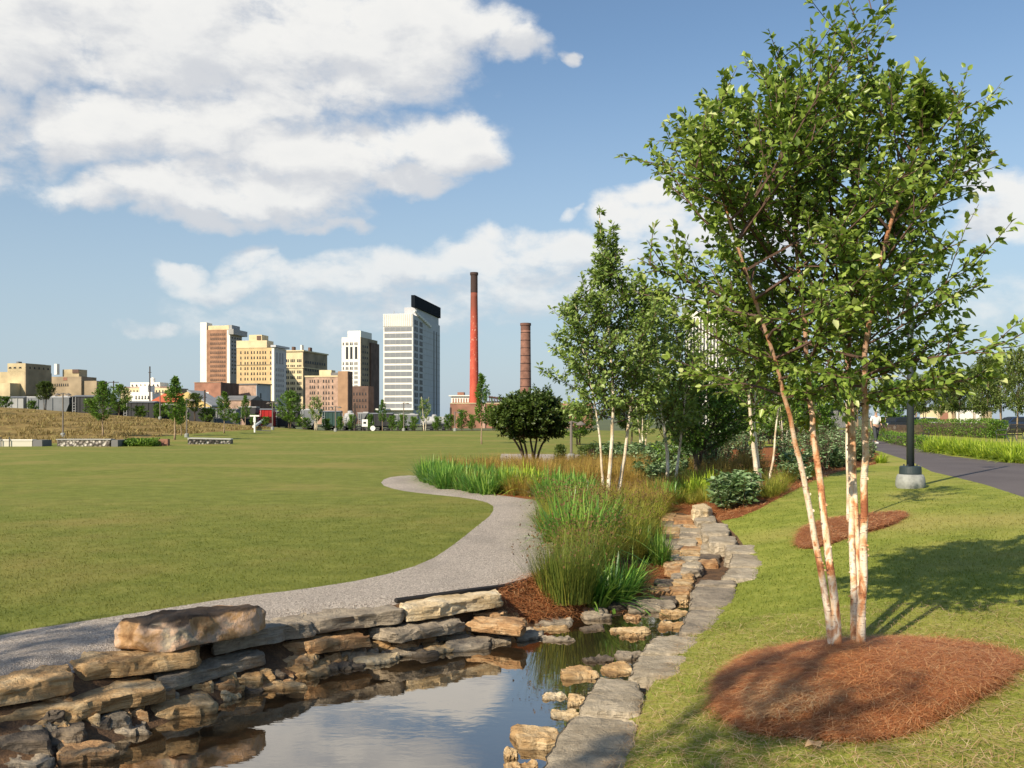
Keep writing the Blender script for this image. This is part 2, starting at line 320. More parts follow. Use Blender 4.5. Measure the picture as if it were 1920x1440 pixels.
def place(proto, used, loc, rz=0, sc=1., label=None, group=None, cat=None):
    """first use moves the prototype itself, later uses copy it"""
    o = copy_tree(proto) if used.get(proto.name) else proto
    used[proto.name] = True
    o.location = loc; o.rotation_euler = (0, 0, rz); o.scale = (sc, sc, sc) if not hasattr(sc, '__len__') else sc
    if label: o['label'] = label
    if group: o['group'] = group
    if cat: o['category'] = cat
    return o
USED = {}
# ------------------------------------------------------------------ terrain
def ss(a, b, x): t = np.clip((x - a) / (b - a), 0, 1); return t * t * (3 - 2 * t)
YS = [-5, 0, 4, 5.5, 7, 8.5, 9.3, 10.5, 12, 13.5, 15, 17, 19, 25, 40, 80]
XL = [-7, -5, -3.3, -2.65, -2.0, -1.15, -.1, .95, 1.7, 2.1, 2.35, 2.55, 2.8, 3.8, 6, 10]
XR = [-1.2, -.9, -.1, .3, .8, 1.3, 1.6, 2.1, 2.7, 3.1, 3.3, 3.45, 3.6, 4.6, 7, 11]
def ter(x, y):
    x = np.asarray(x, dtype=float); y = np.asarray(y, dtype=float)
    xl = np.interp(y, YS, XL); xr = np.interp(y, YS, XR)
    zb = np.interp(y, [9.2, 10.5, 13, 17, 21], [-.64, -.50, -.40, -.22, .02])
    zc = np.interp(x, [-62, -50, -38, -26, -20, 5, 12], [3.3, 2.75, 1.86, .85, .45, .45, .55])
    lawn = zc * ss(57, 92, y) - (zc + .8) * ss(98, 135, y)
    lawn = lawn + .06 * np.sin(x * .21 + 1) * np.sin(y * .13) * ss(12, 30, y)
    zbb = np.interp(y, [11, 17, 22], [-.30, -.12, .02])
    top = .42 - 1.22 * ss(140, 200, y)
    dr = np.maximum(x - xr, 0)
    right = zbb + (top - zbb) * (1 - np.exp(-dr / 2.8))
    dl = np.maximum(xl - x, 0); wl = np.interp(y, [9, 11, 17], [.95, 1.1, .8])
    kk = np.interp(y, [4.5, 5.6, 6.3, 7, 8.7, 9.6, 11], [2.6, 1.8, 1.1, 1, .6, .6, .7])
    bank = np.interp(dl / kk, [0, .2, .5, .8, 1.1, 1.35], [0, .30, .50, .70, .90, 1.])
    left = zb + (lawn - zb) * bank
    left = np.where(y > 11, zb + (lawn - zb) * ss(0, 1, dl / wl), left)
    z = np.where(x > xr, right, np.where(x < xl, left, zb))
    u = np.where(x > xr, zb + (right - zb) * ss(0, .22, dr), z)
    fade = ss(75, 110, y) * (1 - ss(14, 20, x))
    return u * (1 - fade) + lawn * fade
def tz(x, y): return float(ter(x, y))
def W(px, py, z):
    D = (CH - z) * F / (py - HY); return Vector(((px - CX) / F * D, D, z))
def A(px, D, z=None):
    x = (px - CX) / F * D; return Vector((x, D, tz(x, D) if z is None else z))
def zat(py, D): return CH - (py - HY) * D / F
def Gp(px, py):
    dx, dz = (px - CX) / F, -(py - HY) / F; d = 2.5; lo = d
    while d < 400:
        if CH + dz * d < tz(dx * d, d): break
        lo = d; d *= 1.012
    hi = d
    for _ in range(18):
        m_ = (lo + hi) / 2
        if CH + dz * m_ < tz(dx * m_, m_): hi = m_
        else: lo = m_
    return Vector((dx * hi, hi, tz(dx * hi, hi)))
def smooth_poly(P_, it=2):
    for _ in range(it):
        q = []
        for i in range(len(P_)):
            a, b = P_[i], P_[(i + 1) % len(P_)]; q += [(a[0] * .75 + b[0] * .25, a[1] * .75 + b[1] * .25), (a[0] * .25 + b[0] * .75, a[1] * .25 + b[1] * .75)]
        P_ = q
    return P_
def gpoly(px, extra_pre=(), extra_post=()):
    return [*extra_pre, *[tuple(Gp(*p)[:2]) for p in px], *extra_post]
def inside(poly, x, y):
    x = np.asarray(x); y = np.asarray(y); c = np.zeros(x.shape, bool); n = len(poly)
    for i in range(n):
        x1, y1 = poly[i]; x2, y2 = poly[(i + 1) % n]
        if y1 == y2: continue
        k = ((y1 > y) != (y2 > y)) & (x < (x2 - x1) * (y - y1) / (y2 - y1) + x1); c ^= k
    return c
def densify(poly, step=.25):
    out = []
    for i in range(len(poly)):
        a, b = Vector(poly[i]), Vector(poly[(i + 1) % len(poly)]); st = max(step, .02 * a.length); n = max(1, int((b - a).length / st))
        out += [tuple(a.lerp(b, k / n)) for k in range(n)]
    return out
POL = {}
# gravel path: near part, bend, narrow tail
POL['gravel_path'] = densify(smooth_poly(gpoly([(0,1188),(200,1158),(450,1118),(560,1106),(700,1084),(800,1055),(850,1022),(890,990),(925,962),(925,945),(880,934),(800,926),(745,919),(712,908),(722,896),(760,891),(792,893),
    (800,905),(835,915),(900,924),(980,934),(1035,945),(1050,970),(1045,1020),(1018,1078),(945,1101),(745,1138),(560,1166),(300,1232),(0,1280)], [(-4.9, 5.5)], [(-4.9, 4.3)]), 1))
POL['gravel_path'] = [p for p in POL['gravel_path']]
POL['far_path'] = densify(gpoly([(940,851),(1080,852),(1180,853),(1185,862),(1080,868),(980,872),(935,866)]))
POL['stream_bed'] = densify([(float(np.interp(y, YS, XL)) - 1.35, y) for y in (-4, 2, 4, 5.5, 7, 8, 8.6)] + [(float(np.interp(y, YS, XL)) - .75, y) for y in (9.4, 10.5, 12, 15, 17)] + [(2.7, 18.6), (3.3, 18.6)] + [(float(np.interp(y, YS, XR)) + .22, y) for y in (17, 15, 13.5, 12, 10.5, 9.3, 8.5, 7, 5.5, 4, 2, -4)])
POL['mulch_bed'] = densify(smooth_poly(gpoly([(945,1101),(1018,1078),(1045,1020),(1050,970),(1035,945),(980,934),(900,924),(835,915),(800,905),(790,893),(796,880),(850,868),(935,864),(1080,868),(1185,864),(1300,848),(1440,838),(1560,832),(1645,846),(1655,868),(1600,878),(1550,890),(1480,925),(1400,968),(1340,985),(1290,1000),(1260,1100),(1180,1180),(1000,1190),(900,1170),(740,1150),(745,1128)]), 1))
POL['mulch_ring'] = densify(smooth_poly(gpoly([(1345,1290),(1400,1238),(1480,1218),(1600,1206),(1730,1206),(1850,1212),(1900,1240),(1908,1262),(1860,1300),(1800,1335),(1720,1370),(1640,1390),(1540,1392),(1400,1378),(1350,1340)]), 1), .15)
_c = np.mean(POL['mulch_ring'], axis=0); POL['mulch_ring'] = [tuple(_c + (np.array(q) - _c) * (1 + .07 * noise.noise(Vector((q[0] * 2.2, q[1] * 2.2, 3))) + .04 * noise.noise(Vector((q[0] * 8, q[1] * 8, 5))))) for q in POL['mulch_ring']]
POL['mulch_island'] = densify(smooth_poly(gpoly([(1490,1018),(1500,995),(1540,978),(1620,966),(1690,960),(1705,966),(1670,988),(1600,1005),(1540,1028),(1500,1030)]), 1))
EDGE_L = [(17.5,9.5),(12.5,12.2),(8.7,16.0),(9.6,19.5),(10.5,24),(12.1,29),(14.6,38),(17.5,51),(24,75),(34,110)]
EDGE_R = [(38,110),(30,75),(22.5,51),(17.6,41),(15.2,33.5),(14.6,28.5),(15.5,24),(18.5,20),(24,16)]
POL['asphalt_path'] = densify(EDGE_L + EDGE_R)
POL['bright_bank'] = densify([(float(np.interp(y, YS, XR)) + .22, y) for y in (-4, 2, 4, 5.5, 7, 8.5, 9.3, 10.5, 12, 13.5, 15, 17)] + [(3.8, 18.6), (6, 25), (12, 60), (40, 110), (70, 60), (60, -4)])
POL['meadow'] = densify([(-24.2, 88), (-26, 76), (-27, 66), (-30, 61.5), (-40, 58.5), (-75, 57), (-75, 128), (-24, 128)])
ORDER = ['mulch_ring', 'mulch_island', 'asphalt_path', 'gravel_path', 'far_path', 'stream_bed', 'mulch_bed', 'bright_bank', 'meadow']
RM = {'mulch_ring': MULM, 'mulch_island': MULM, 'asphalt_path': ASPH, 'gravel_path': GRAVM, 'far_path': GRAVM, 'stream_bed': BEDM, 'mulch_bed': MULM, 'bright_bank': BANKM, 'meadow': EMBM, 'lawn': LAWNM, 'far_ground': FARM}
def region(x, y):
    x = np.asarray(x, float); y = np.asarray(y, float); r = np.full(x.shape, len(ORDER))
    for i in range(len(ORDER) - 1, -1, -1): r[inside(POL[ORDER[i]], x, y)] = i
    far = (np.hypot(x, y) > 135) & (r != ORDER.index('asphalt_path')); r[far] = len(ORDER) + 1
    return r
def ground():
    pts = []
    rr = 3.0
    rings = []
    while rr < 150: rings.append(rr); rr *= 1.028
    for i, r_ in enumerate(rings):
        for k in range(-46, 47):
            a = R(k * 1.15 + (.57 if i % 2 else 0)); pts.append((r_ * math.sin(a), r_ * math.cos(a)))
    rr = .6
    while rr < 9000:
        for k in range(40):
            a = R(k * 9 + 1.3)
            if rr > 150 or rr < 2.9 or 55 < math.degrees(a) < 305: pts.append((rr * math.sin(a), rr * math.cos(a)))
        rr *= 1.18 if rr < 200 else 1.5
    edges = []
    for nm in ORDER:
        p = POL[nm]; b = len(pts); pts += p; edges += [(b + i, b + (i + 1) % len(p)) for i in range(len(p))]
    vs, es, fs, *_ = geometry.delaunay_2d_cdt([Vector(p) for p in pts], edges, [], 0, 1e-4)
    V = np.array([tuple(v) for v in vs]); T = np.array([f for f in fs if len(f) == 3]); c = V[T].mean(1)
    reg = region(c[:, 0], c[:, 1]); Z = ter(V[:, 0], V[:, 1]); V3 = np.c_[V, Z]
    return V3, T, reg
V3, T3, REG = ground()
for i, nm in enumerate(ORDER + ['lawn', 'far_ground']):
    t = T3[REG == i]
    if not len(t): continue
    u, inv = np.unique(t, return_inverse=True)
    o = np_obj({'bright_bank': 'grass_bank', 'meadow': 'embankment'}.get(nm, nm), V3[u], inv.reshape(t.shape), RM[nm], smooth=True)
    o['kind'] = 'structure'
print('ground', len(V3), len(T3))
# water sheet
wy = [-3, 2, 4, 5.5, 7, 8.5, 9.4, 10.3, 11.0]
wl = [(float(np.interp(y, YS, XL)) - .5, y, -.42) for y in wy]; wr = [(float(np.interp(y, YS, XR)) + .12, y, -.42) for y in wy]
wm = MB(); wm.add(wl + wr, [(i, len(wy) + i, len(wy) + i + 1, i + 1) for i in range(len(wy) - 1)]); o = wm.build('water', WATER); o['kind'] = 'structure'
# ------------------------------------------------------------------ stones
def cube_grid(n):
    ids = {}; vs = []; fs = []
    def vid(p):
        k = tuple(round(c * n) for c in p)
        if k not in ids: ids[k] = len(vs); vs.append(p)
        return ids[k]
    for ax in range(3):
        for s in (-1, 1):
            for i in range(n):
                for j in range(n):
                    q = []
                    for (a, b) in ((i, j), (i + 1, j), (i + 1, j + 1), (i, j + 1)):
                        p = [0, 0, 0]; p[ax] = s; p[(ax + 1) % 3] = -1 + 2 * a / n; p[(ax + 2) % 3] = -1 + 2 * b / n; q.append(vid(tuple(p)))
                    fs.append(tuple(q) if s > 0 else tuple(q[::-1]))
    return vs, fs
CG = {}
def rock(name, quad, zt, th, m, label, cat='rock', rnd_=.25, n=14, amp=.05, seed=0, tilt=0, group=None, taper=.12):
    """quad: four world xy corners (far left, far right, near right, near left); rough stone block with its top at zt"""
    if n not in CG: CG[n] = cube_grid(n)
    vs, fs = CG[n]; q = [Vector((p[0], p[1])) for p in quad]; c = sum(q, Vector((0, 0))) / 4
    q = [c + (p - c) * (1.0 if rnd_ < .3 else 1.12) for p in q] if taper else q; sz = min((q[0] - q[1]).length, (q[1] - q[2]).length, 1.2); so_ = Vector((seed * 3.71, seed * 1.37, seed * .77)); mb = MB(); out = []
    for p in vs:
        p = Vector(p); e = 2 + 6 * (1 - rnd_) ** 1.5
        L = (abs(p.x) ** e + abs(p.y) ** e + abs(p.z) ** (e)) ** (1 / e); ro = p / L
        e2 = 12 - 14 * rnd_ if rnd_ < .5 else 5; mm = max(abs(p.x), abs(p.y)); L2 = (abs(p.x) ** e2 + abs(p.y) ** e2) ** (1 / e2); q2 = mm / L2 if L2 > 0 else 1
        ins = 1 - .04 * max(0, abs(p.z) - .5) ** 2 * 4 * min(1, th / .2); bx = Vector((p.x * q2 * ins, p.y * q2 * ins, p.z - (.14 * (mm ** 10) * p.z if abs(p.z) > .99 else 0)))
        wgt = min(1, max(0, rnd_ * 1.9 - .19)); p = bx.lerp(ro, wgt)
        k = 1 + taper * (-.5 - p.z * .5)
        u, v, wz = (p.x * k + 1) / 2, (p.y * k + 1) / 2, (p.z + 1) / 2
        xy = (q[3].lerp(q[2], u)).lerp(q[0].lerp(q[1], u), v)
        z = zt - th + th * wz + tilt * (u - .5)
        P_ = Vector((xy.x, xy.y, z)); Q = P_ + so_
        low = noise.noise_vector(Q * (1.1 / sz) * 1.2); mid = noise.noise_vector(Q * (3.4 / sz)); fine = noise.noise(Q * 13)
        side = min(1, math.hypot(p.x, p.y) ** 3)
        st = noise.noise(Vector((Q.x * 1.5, Q.y * 1.5, Q.z * 18)))
        vd = noise.voronoi(Q * (4.5 / sz))[0]; chip = min(.5, vd[1] - vd[0]) - .2; st -= chip * 2.6 * (1 if n > 12 else .3)
        d = Vector((xy.x - c.x, xy.y - c.y, 0)); d = d.normalized() if d.length > 1e-4 else d
        kk = .3 if taper == 0 else 1; P_ += Vector((low.x, low.y, 0)) * sz * .13 * kk + Vector((mid.x, mid.y, 0)) * sz * .06 * (.5 + kk / 2) + d * side * (st * .014 + fine * .016)
        P_.z += (low.z * .45 + mid.z * .35 - chip * .25) * amp * (1 if wz > .4 else .3) + fine * .006
        out.append((P_.x - c.x, P_.y - c.y, P_.z - (zt - th)))
    mb.add(out, fs); o = mb.build(name, m, smooth=True); o.location = (c.x, c.y, zt - th)
    me = o.data; 
    try: me.set_sharp_from_angle(angle=R(24))
    except Exception: pass
    return tag(o, label, cat, group)
def pq(px, zt): return [tuple(W(a, b, zt)[:2]) for a, b in px]
BIG = [ # corners in the photo's own pixels of the top face, height of the top, thickness, stone, label
 ([(-80,1256),(136,1242),(146,1268),(-80,1302)], .07, .26, 'tan', 'thick tan slab cut by the left frame edge beside the gravel path', .1),
 ([(120,1223),(365,1200),(374,1222),(146,1248)], .08, .27, 'tan', 'long tan slab with a squared lit end just under the dark boulder', .08),
 ([(400,1172),(580,1148),(594,1166),(385,1202)], .06, .26, 'grey', 'shaded grey slab at the right foot of the dark boulder', .08),
 ([(546,1146),(735,1125),(757,1142),(572,1166)], .05, .20, 'grey', 'grey slab with a chipped face between the shaded slab and the pale slab', .08),
 ([(738,1123),(932,1104),(946,1114),(762,1144)], .06, .23, 'bright', 'pale yellow slab lying at the right end of the path side course', .08),
 ([(-60,1310),(250,1262),(318,1290),(-60,1350)], -.12, .20, 'tan', 'widest tan slab of the lower course below the left path slabs', .08),
 ([(275,1258),(475,1208),(502,1226),(298,1274)], -.10, .18, 'grey', 'dark grey wedge slab in shade under the boulder course', .1),
 ([(510,1206),(660,1180),(702,1190),(588,1206)], -.12, .14, 'orange', 'thin orange brown slab below the chipped grey slab', .1),
 ([(684,1174),(852,1152),(874,1164),(745,1186)], -.10, .16, 'grey', 'narrow grey slab below the pale yellow slab', .1),
 ([(862,1150),(900,1142),(954,1142),(940,1153)], -.10, .10, 'orange', 'thin orange ledge stone at the foot of the pale yellow slab', .2),
 ([(868,1164),(900,1154),(985,1156),(985,1176)], -.26, .14, 'orange', 'rusty brown flat rock next to the pine straw tip', .2),
]
for i, (px, zt, th, m, lb, rn) in enumerate(BIG):
    up_ = i < 5; zt = -.035 if up_ else -.19 if i < 9 else -.22; th = .125 if up_ else .10
    rock('stone_slab', pq(px, zt), zt, th, ROCK[m], lb, 'stone slab', rn, 26, .05, i + 3, group='slabs of the left bank beside the gravel path', taper=.04)
b = rock('boulder', pq([(206,1166),(350,1130),(500,1136),(310,1170)], .18), .20, .23, BOULD, 'largest boulder with black lichen on top resting on the left bank slabs', 'boulder', .34, 40, .09, 12, taper=.16, tilt=.03)
SL = [([(1072,1336),(1200,1346),(1178,1500),(985,1480)], -.20, 'nearest slab of the right edge, cut by the bottom of the frame'),
      ([(1122,1268),(1200,1272),(1206,1335),(1082,1330)], -.20, 'right edge slab with a crumbling right side, second from the bottom of the frame'),
      ([(1196,1226),(1310,1226),(1292,1268),(1174,1268)], -.21, 'lower of the two joined edge slabs beside the two step corner of the lawn'),
      ([(1230,1189),(1323,1190),(1312,1222),(1196,1222)], -.21, 'upper of the two joined edge slabs beside the two step corner of the lawn'),
      ([(1290,1140),(1377,1141),(1370,1186),(1272,1186)], -.20, 'broad grey edge slab just left of the bank, lower one of the grey pair'),
      ([(1302,1097),(1380,1099),(1378,1137),(1291,1137)], -.20, 'broad grey edge slab, upper one of the grey pair'),
      ([(1312,1086),(1380,1086),(1380,1096),(1302,1095)], -.20, 'thin strip slab behind the grey pair of the right edge'),
      ([(1366,1063),(1430,1064),(1424,1086),(1350,1084)], -.18, 'outermost edge slab where the course bends right, nearer one'),
      ([(1372,1036),(1436,1039),(1434,1061),(1367,1060)], -.16, 'outermost edge slab where the course bends right, farther one'),
      ([(1360,1020),(1418,1022),(1424,1035),(1360,1034)], -.14, 'edge slab just behind the bend of the right course'),
      ([(1328,1002),(1378,1004),(1382,1018),(1328,1017)], -.12, 'edge slab third from the far end of the right course'),
      ([(1315,979),(1364,981),(1368,1000),(1315,1000)], -.08, 'edge slab second from the far end of the right course'),
      ([(1300,962),(1340,964),(1344,977),(1302,977)], -.04, 'edge slab at the far end of the right course')]
for i, (px, zt, lb) in enumerate(SL):
    rock('edge_slab', pq(px, zt), zt, .26, ROCK['slab' if i not in (4, 5, 6) else 'grey'] if i else ROCK['slab'], lb, 'stone slab', .06, 28, .02, i + 30, group='edging slabs between the stream and the grass bank', taper=0)
rock('stone_block', pq([(1294,944),(1332,942),(1334,954),(1296,956)], .10), .10, .26, ROCK['bright'], 'upright pale block standing at the head of the stream', 'rock', .12, 16, .03, 70)
SM = [ # waterline rocks: centre pixel, half width px, half height px (of the top), top z, stone
 (200,1345,46,20,-.32,'grey','smooth grey rock between the wide tan slab and the pond'), (330,1318,72,30,-.24,'tan','lumpy tan rock with straw caught on it, left of the pond'),
 (240,1368,46,16,-.37,'grey','striped grey rock lying below the smooth grey rock'), (428,1297,26,18,-.33,'bright','small pale upright rock at the left shore of the pond'),
 (110,1365,58,26,-.34,'dark','dark rock pile stone at the shaded lower left'), (165,1410,60,26,-.37,'orange','rusty rock in shade at the water edge, lower left'),
 (30,1385,60,26,-.34,'dark','dark shaded rock at the left frame edge'), (40,1425,60,20,-.36,'grey','grey rock in the lower left corner'), (75,1330,50,14,-.34,'dark','dark flat rock under the wide tan slab'),
 (515,1282,62,13,-.36,'tan','long low tan rock at the water edge left of the pond middle'), (430,1268,60,12,-.28,'tan','flat tan rock above the long low shore rock'),
 (400,1280,40,10,-.30,'orange','thin rusty rock left of the pale shore rock'),
 (568,1226,28,14,-.28,'tan','small round tan rock sitting by the dark puddle'), (545,1232,40,12,-.32,'orange','dark tan rock behind the small round rock'),
 (640,1221,50,14,-.28,'grey','oval grey rock on the left shore'), (575,1258,42,14,-.34,'tan','pale tan rock left of the peaked rock'), (630,1248,34,11,-.34,'dark','dark wet rock right of the pale tan rock'),
 (700,1234,44,15,-.35,'bright','peaked pale yellow rock at the left waterline'), (735,1204,50,14,-.27,'orange','brown rock above the peaked pale rock'),
 (760,1222,40,12,-.33,'grey','grey brown rock right of the peaked pale rock'), (820,1213,30,13,-.32,'tan','narrow tan rock on the left shore'),
 (875,1203,46,18,-.32,'grey','broad grey rock rising from the left shore'), (810,1186,34,9,-.24,'dark','dark rock under the narrow grey slab'), (850,1185,40,12,-.27,'grey','grey rock right under the narrow slab end'),
 (932,1197,24,11,-.34,'grey','small square grey rock at the pond head'), (990,1192,30,12,-.33,'grey','rounded grey rock with a bright rim at the pond head'),
 (1045,1198,32,6,-.38,'grey','flat wet rock awash at the pond head'), (1030,1178,40,6,-.34,'tan','flat tan rock under the pine straw'), (1035,1165,42,10,-.28,'grey','layered rock at the straw edge'),
 (1110,1178,26,7,-.34,'dark','dark flat rock below the iris clump'), (1115,1150,32,13,-.24,'grey','grey rock half buried in pine straw'), (1185,1157,18,6,-.30,'orange','small rusty rock at the tip of the straw bed'),
 (1180,1182,42,7,-.38,'tan','flat rock across the narrow water above the pond'), (1185,1192,24,4,-.39,'tan','thin rock awash in the narrow water'),
 (1215,1136,50,15,-.30,'grey','large flat grey rock below the stream steps'), (1180,1130,40,14,-.27,'dark','dark flat rock at the right side of the iris clump'),
 (1262,1149,26,8,-.34,'tan','smooth tan rock in the narrow water'), (1260,1173,28,9,-.33,'tan','tan rock leaning on the grey edge slabs'),
 (1120,1236,30,5,-.39,'dark','thin dark rock awash in the pond'), (1085,1263,38,14,-.36,'tan','tan rock standing in the pond near the right edge'),
 (1160,1255,32,14,-.33,'tan','tan rock against the second edge slab'), (1180,1228,28,12,-.32,'grey','grey rock wedged by the joined edge slabs'), (1040,1306,24,8,-.37,'bright','small cracked pale rock at the right shore'), (1083,1313,20,13,-.33,'tan','pale rock beside the small cracked rock'),
 (1055,1340,26,9,-.35,'bright','pale yellow rock against the nearest slabs'), (1005,1382,52,24,-.34,'tan','big pointed yellow rock reaching into the pond at lower right'),
 (958,1414,13,9,-.37,'tan','small lone pebble in the pond beside the pointed rock'), (975,1437,34,9,-.37,'tan','rock at the bottom edge by the nearest slab'),
 (100,1310,40,6,-.24,'orange','thin rusty rock in front of the wide tan slab'), (620,1205,40,7,-.22,'grey','thin grey rock at the foot of the orange brown slab'), (480,1262,34,8,-.26,'tan','small tan rock on the bank above the shore rocks'),
 (950,1180,30,8,-.30,'dark','dark rock between the rusty flat rock and the pond head')]
def shore(x, y, hw, hh, m, lb, r_, i, n, name='shore_rock', group='loose rocks along the pond and stream'):
    """a flat stone whose outline (top and front face together) is hw by hh pixels around x, y and which rests on the bank or in the water"""
    gb = Gp(x, y + hh); base = max(gb.z, -.425); D = (CH - base) * F / (y + hh - HY); vis = max(.03, .75 * hh * D / F); zt = base + vis
    y0, y1 = y - hh * 1.1, y + hh * .35
    qd = [(x - hw * r_.uniform(.75, 1), y0 + hh * r_.uniform(0, .3)), (x + hw * r_.uniform(.6, .95), y0 + hh * r_.uniform(0, .35)), (x + hw, y1 - hh * r_.uniform(.1, .5)), (x - hw * r_.uniform(.5, 1), y1)]
    rock(name, pq(qd, zt), zt, vis + .07, ROCK[m], lb, 'rock', .36 if hw < 34 else .30, n, .06, i + 100, group=group)
for i, (x, y, hw, hh, zt, m, lb) in enumerate(SM):
    r_ = random.Random(i); shore(x, y, hw, hh, m, lb, r_, i, 18)
fr_ = random.Random(77); fi = 0
for k in range(64):
    t = k / 63; x = 60 + 940 * t + fr_.uniform(-20, 20); yb = float(np.interp(x, [60, 320, 500, 700, 900, 1000], [1372, 1325, 1290, 1235, 1200, 1185])); y = yb - fr_.uniform(-4, 42); hw = fr_.uniform(14, 30); hh = hw * fr_.uniform(.28, .45); 
    shore(x, y, hw, hh, fr_.choice(['tan', 'grey', 'orange', 'dark', 'tan']), 'small cobble filling gaps between the left shore rocks', fr_, 700 + k, 10, 'cobble', 'cobbles between the left shore rocks')
# stepped ledge stones in the stream
rr_ = random.Random(5); li = 0
rows = [(1078,1262,1300,-.33),(1066,1250,1318,-.32),(1054,1245,1345,-.30),(1043,1242,1350,-.28),(1032,1240,1352,-.26),(1022,1245,1345,-.24),(1012,1246,1330,-.22),(1002,1246,1322,-.19),(992,1245,1316,-.16),(983,1245,1312,-.13),(975,1244,1305,-.10),(967,1242,1300,-.07),(1092,1230,1300,-.34),(1106,1215,1295,-.36),(1120,1240,1290,-.37)]
words = ['first', 'second', 'third', 'fourth', 'fifth', 'sixth', 'seventh', 'eighth', 'ninth', 'tenth', 'eleventh', 'twelfth', 'thirteenth', 'fourteenth', 'fifteenth']
rows.sort(key=lambda r: -r[0])
for ri, (y, x0, x1, zt) in enumerate(rows):
    nn = 3 if x1 - x0 > 80 else 2; xs = [x0] + sorted(x0 + (x1 - x0) * (k + rr_.uniform(-.22, .22)) / nn for k in range(1, nn)) + [x1]
    for k in range(nn):
        a, b_ = xs[k] - 4, xs[k + 1] + 2; j = rr_.uniform(-3, 3); zz = zt + rr_.uniform(-.02, .015)
        side = ['left', 'right'][k] if nn == 2 else ['left', 'middle', 'right'][k]
        rock('ledge_stone', pq([(a, y - 6 + j), (b_, y - 6 + j), (b_, y + 5 + j), (a, y + 5 + j)], zz), zz, .10, ROCK[rr_.choice(['tan', 'orange', 'slab', 'tan', 'grey', 'dark'])],
             f'flat stone on the {side} of the {words[ri]} stream step counted up from the pond', 'rock', .14, 16, .03, 300 + li, group='flat stones stepping down the stream'); li += 1
rock('garden_rock', pq([(1428,886),(1442,886),(1446,896),(1424,896)], .25), .25, .3, ROCK['bright'], 'pale rock half hidden behind the white birch stems on the right bank', 'rock', .4, 12, .06, 400)
# black edging along the path
mb = MB(); pts = [Gp(*p) for p in [(742,1129),(860,1113),(945,1102),(985,1092),(1018,1079),(1034,1058),(1043,1030),(1048,1005)]]
for a, b_ in zip(pts, pts[1:]): mb.tube([a + Vector((0, 0, .01)), b_ + Vector((0, 0, .01))], .03, 6)
tag(mb.build('path_edging', mat('black_edging', color=(.015, .013, .012), rough=.7)), 'black edging strip along the right side of the gravel path', 'edging')
# ------------------------------------------------------------------ leaves / blades
rng = np.random.default_rng(7)
def unit(v): return v / np.maximum(np.linalg.norm(v, axis=-1, keepdims=True), 1e-9)
def leaves(name, P, D, L, Wd, m, parent=None, rnd=None, nrm=None, fold=.25, droop=.0, hi=True):
    """P base, D direction, L lengths: ovate folded leaves"""
    n = len(P); D = unit(D); up = nrm if nrm is not None else unit(rng.normal(size=(n, 3)) * .55 + np.array([0, 0, 1.]))
    S = unit(np.cross(D, up)); U = np.cross(S, D); L = L[:, None]; Wd = Wd[:, None]
    if hi:
        pr = [(0, 0, 0), (.30, -.5, fold), (.66, -.34, fold * .7 - droop * .3), (1, 0, -droop), (.66, .34, fold * .7 - droop * .3), (.30, .5, fold)]
        F0 = np.array([[0, 1, 2, 3], [0, 3, 4, 5]])
    else: pr = [(0, 0, 0), (.42, -.5, fold), (1, 0, -droop), (.42, .5, fold)]; F0 = np.array([[0, 1, 2], [0, 2, 3]])
    V = np.stack([P + D * L * a + S * Wd * b + U * Wd * c for a, b, c in pr], 1).reshape(-1, 3)
    Fc = (np.arange(n)[:, None, None] * len(pr) + F0[None]).reshape(-1, F0.shape[1])
    r_ = rng.random(n) if rnd is None else rnd
    return np_obj(name, V, Fc, m, np.repeat(r_, len(pr)), parent)
def blades(name, P, D, L, Wd, m, parent=None, bend=.4, seg=3, rnd=None, tip=.05):
    """tapering bending blades: P base, D start direction"""
    n = len(P); D = unit(D); hz = D.copy(); hz[:, 2] = 0; hz = unit(hz + rng.normal(size=(n, 3)) * .01 * np.array([1, 1, 0])); S = unit(np.cross(D, np.array([0, 0, 1.])) + 1e-6)
    bend = np.broadcast_to(np.asarray(bend, float), (n,))[:, None]
    rows_ = []
    for k in range(seg + 1):
        t = k / seg; c = P + D * L[:, None] * t * (1 - .15 * bend * t) + (hz * .75 - np.array([0, 0, .55])) * (L[:, None] * bend * t * t * .8)
        wd = Wd[:, None] * (1 - (1 - tip) * t ** 1.6) * .5; rows_ += [c - S * wd, c + S * wd]
    V = np.stack(rows_, 1).reshape(-1, 3); k2 = 2 * (seg + 1)
    F0 = np.array([[2 * k, 2 * k + 1, 2 * k + 3, 2 * k + 2] for k in range(seg)])
    Fc = (np.arange(n)[:, None, None] * k2 + F0[None]).reshape(-1, 4)
    r_ = rng.random(n) if rnd is None else rnd
    return np_obj(name, V, Fc, m, np.repeat(r_, k2), parent)
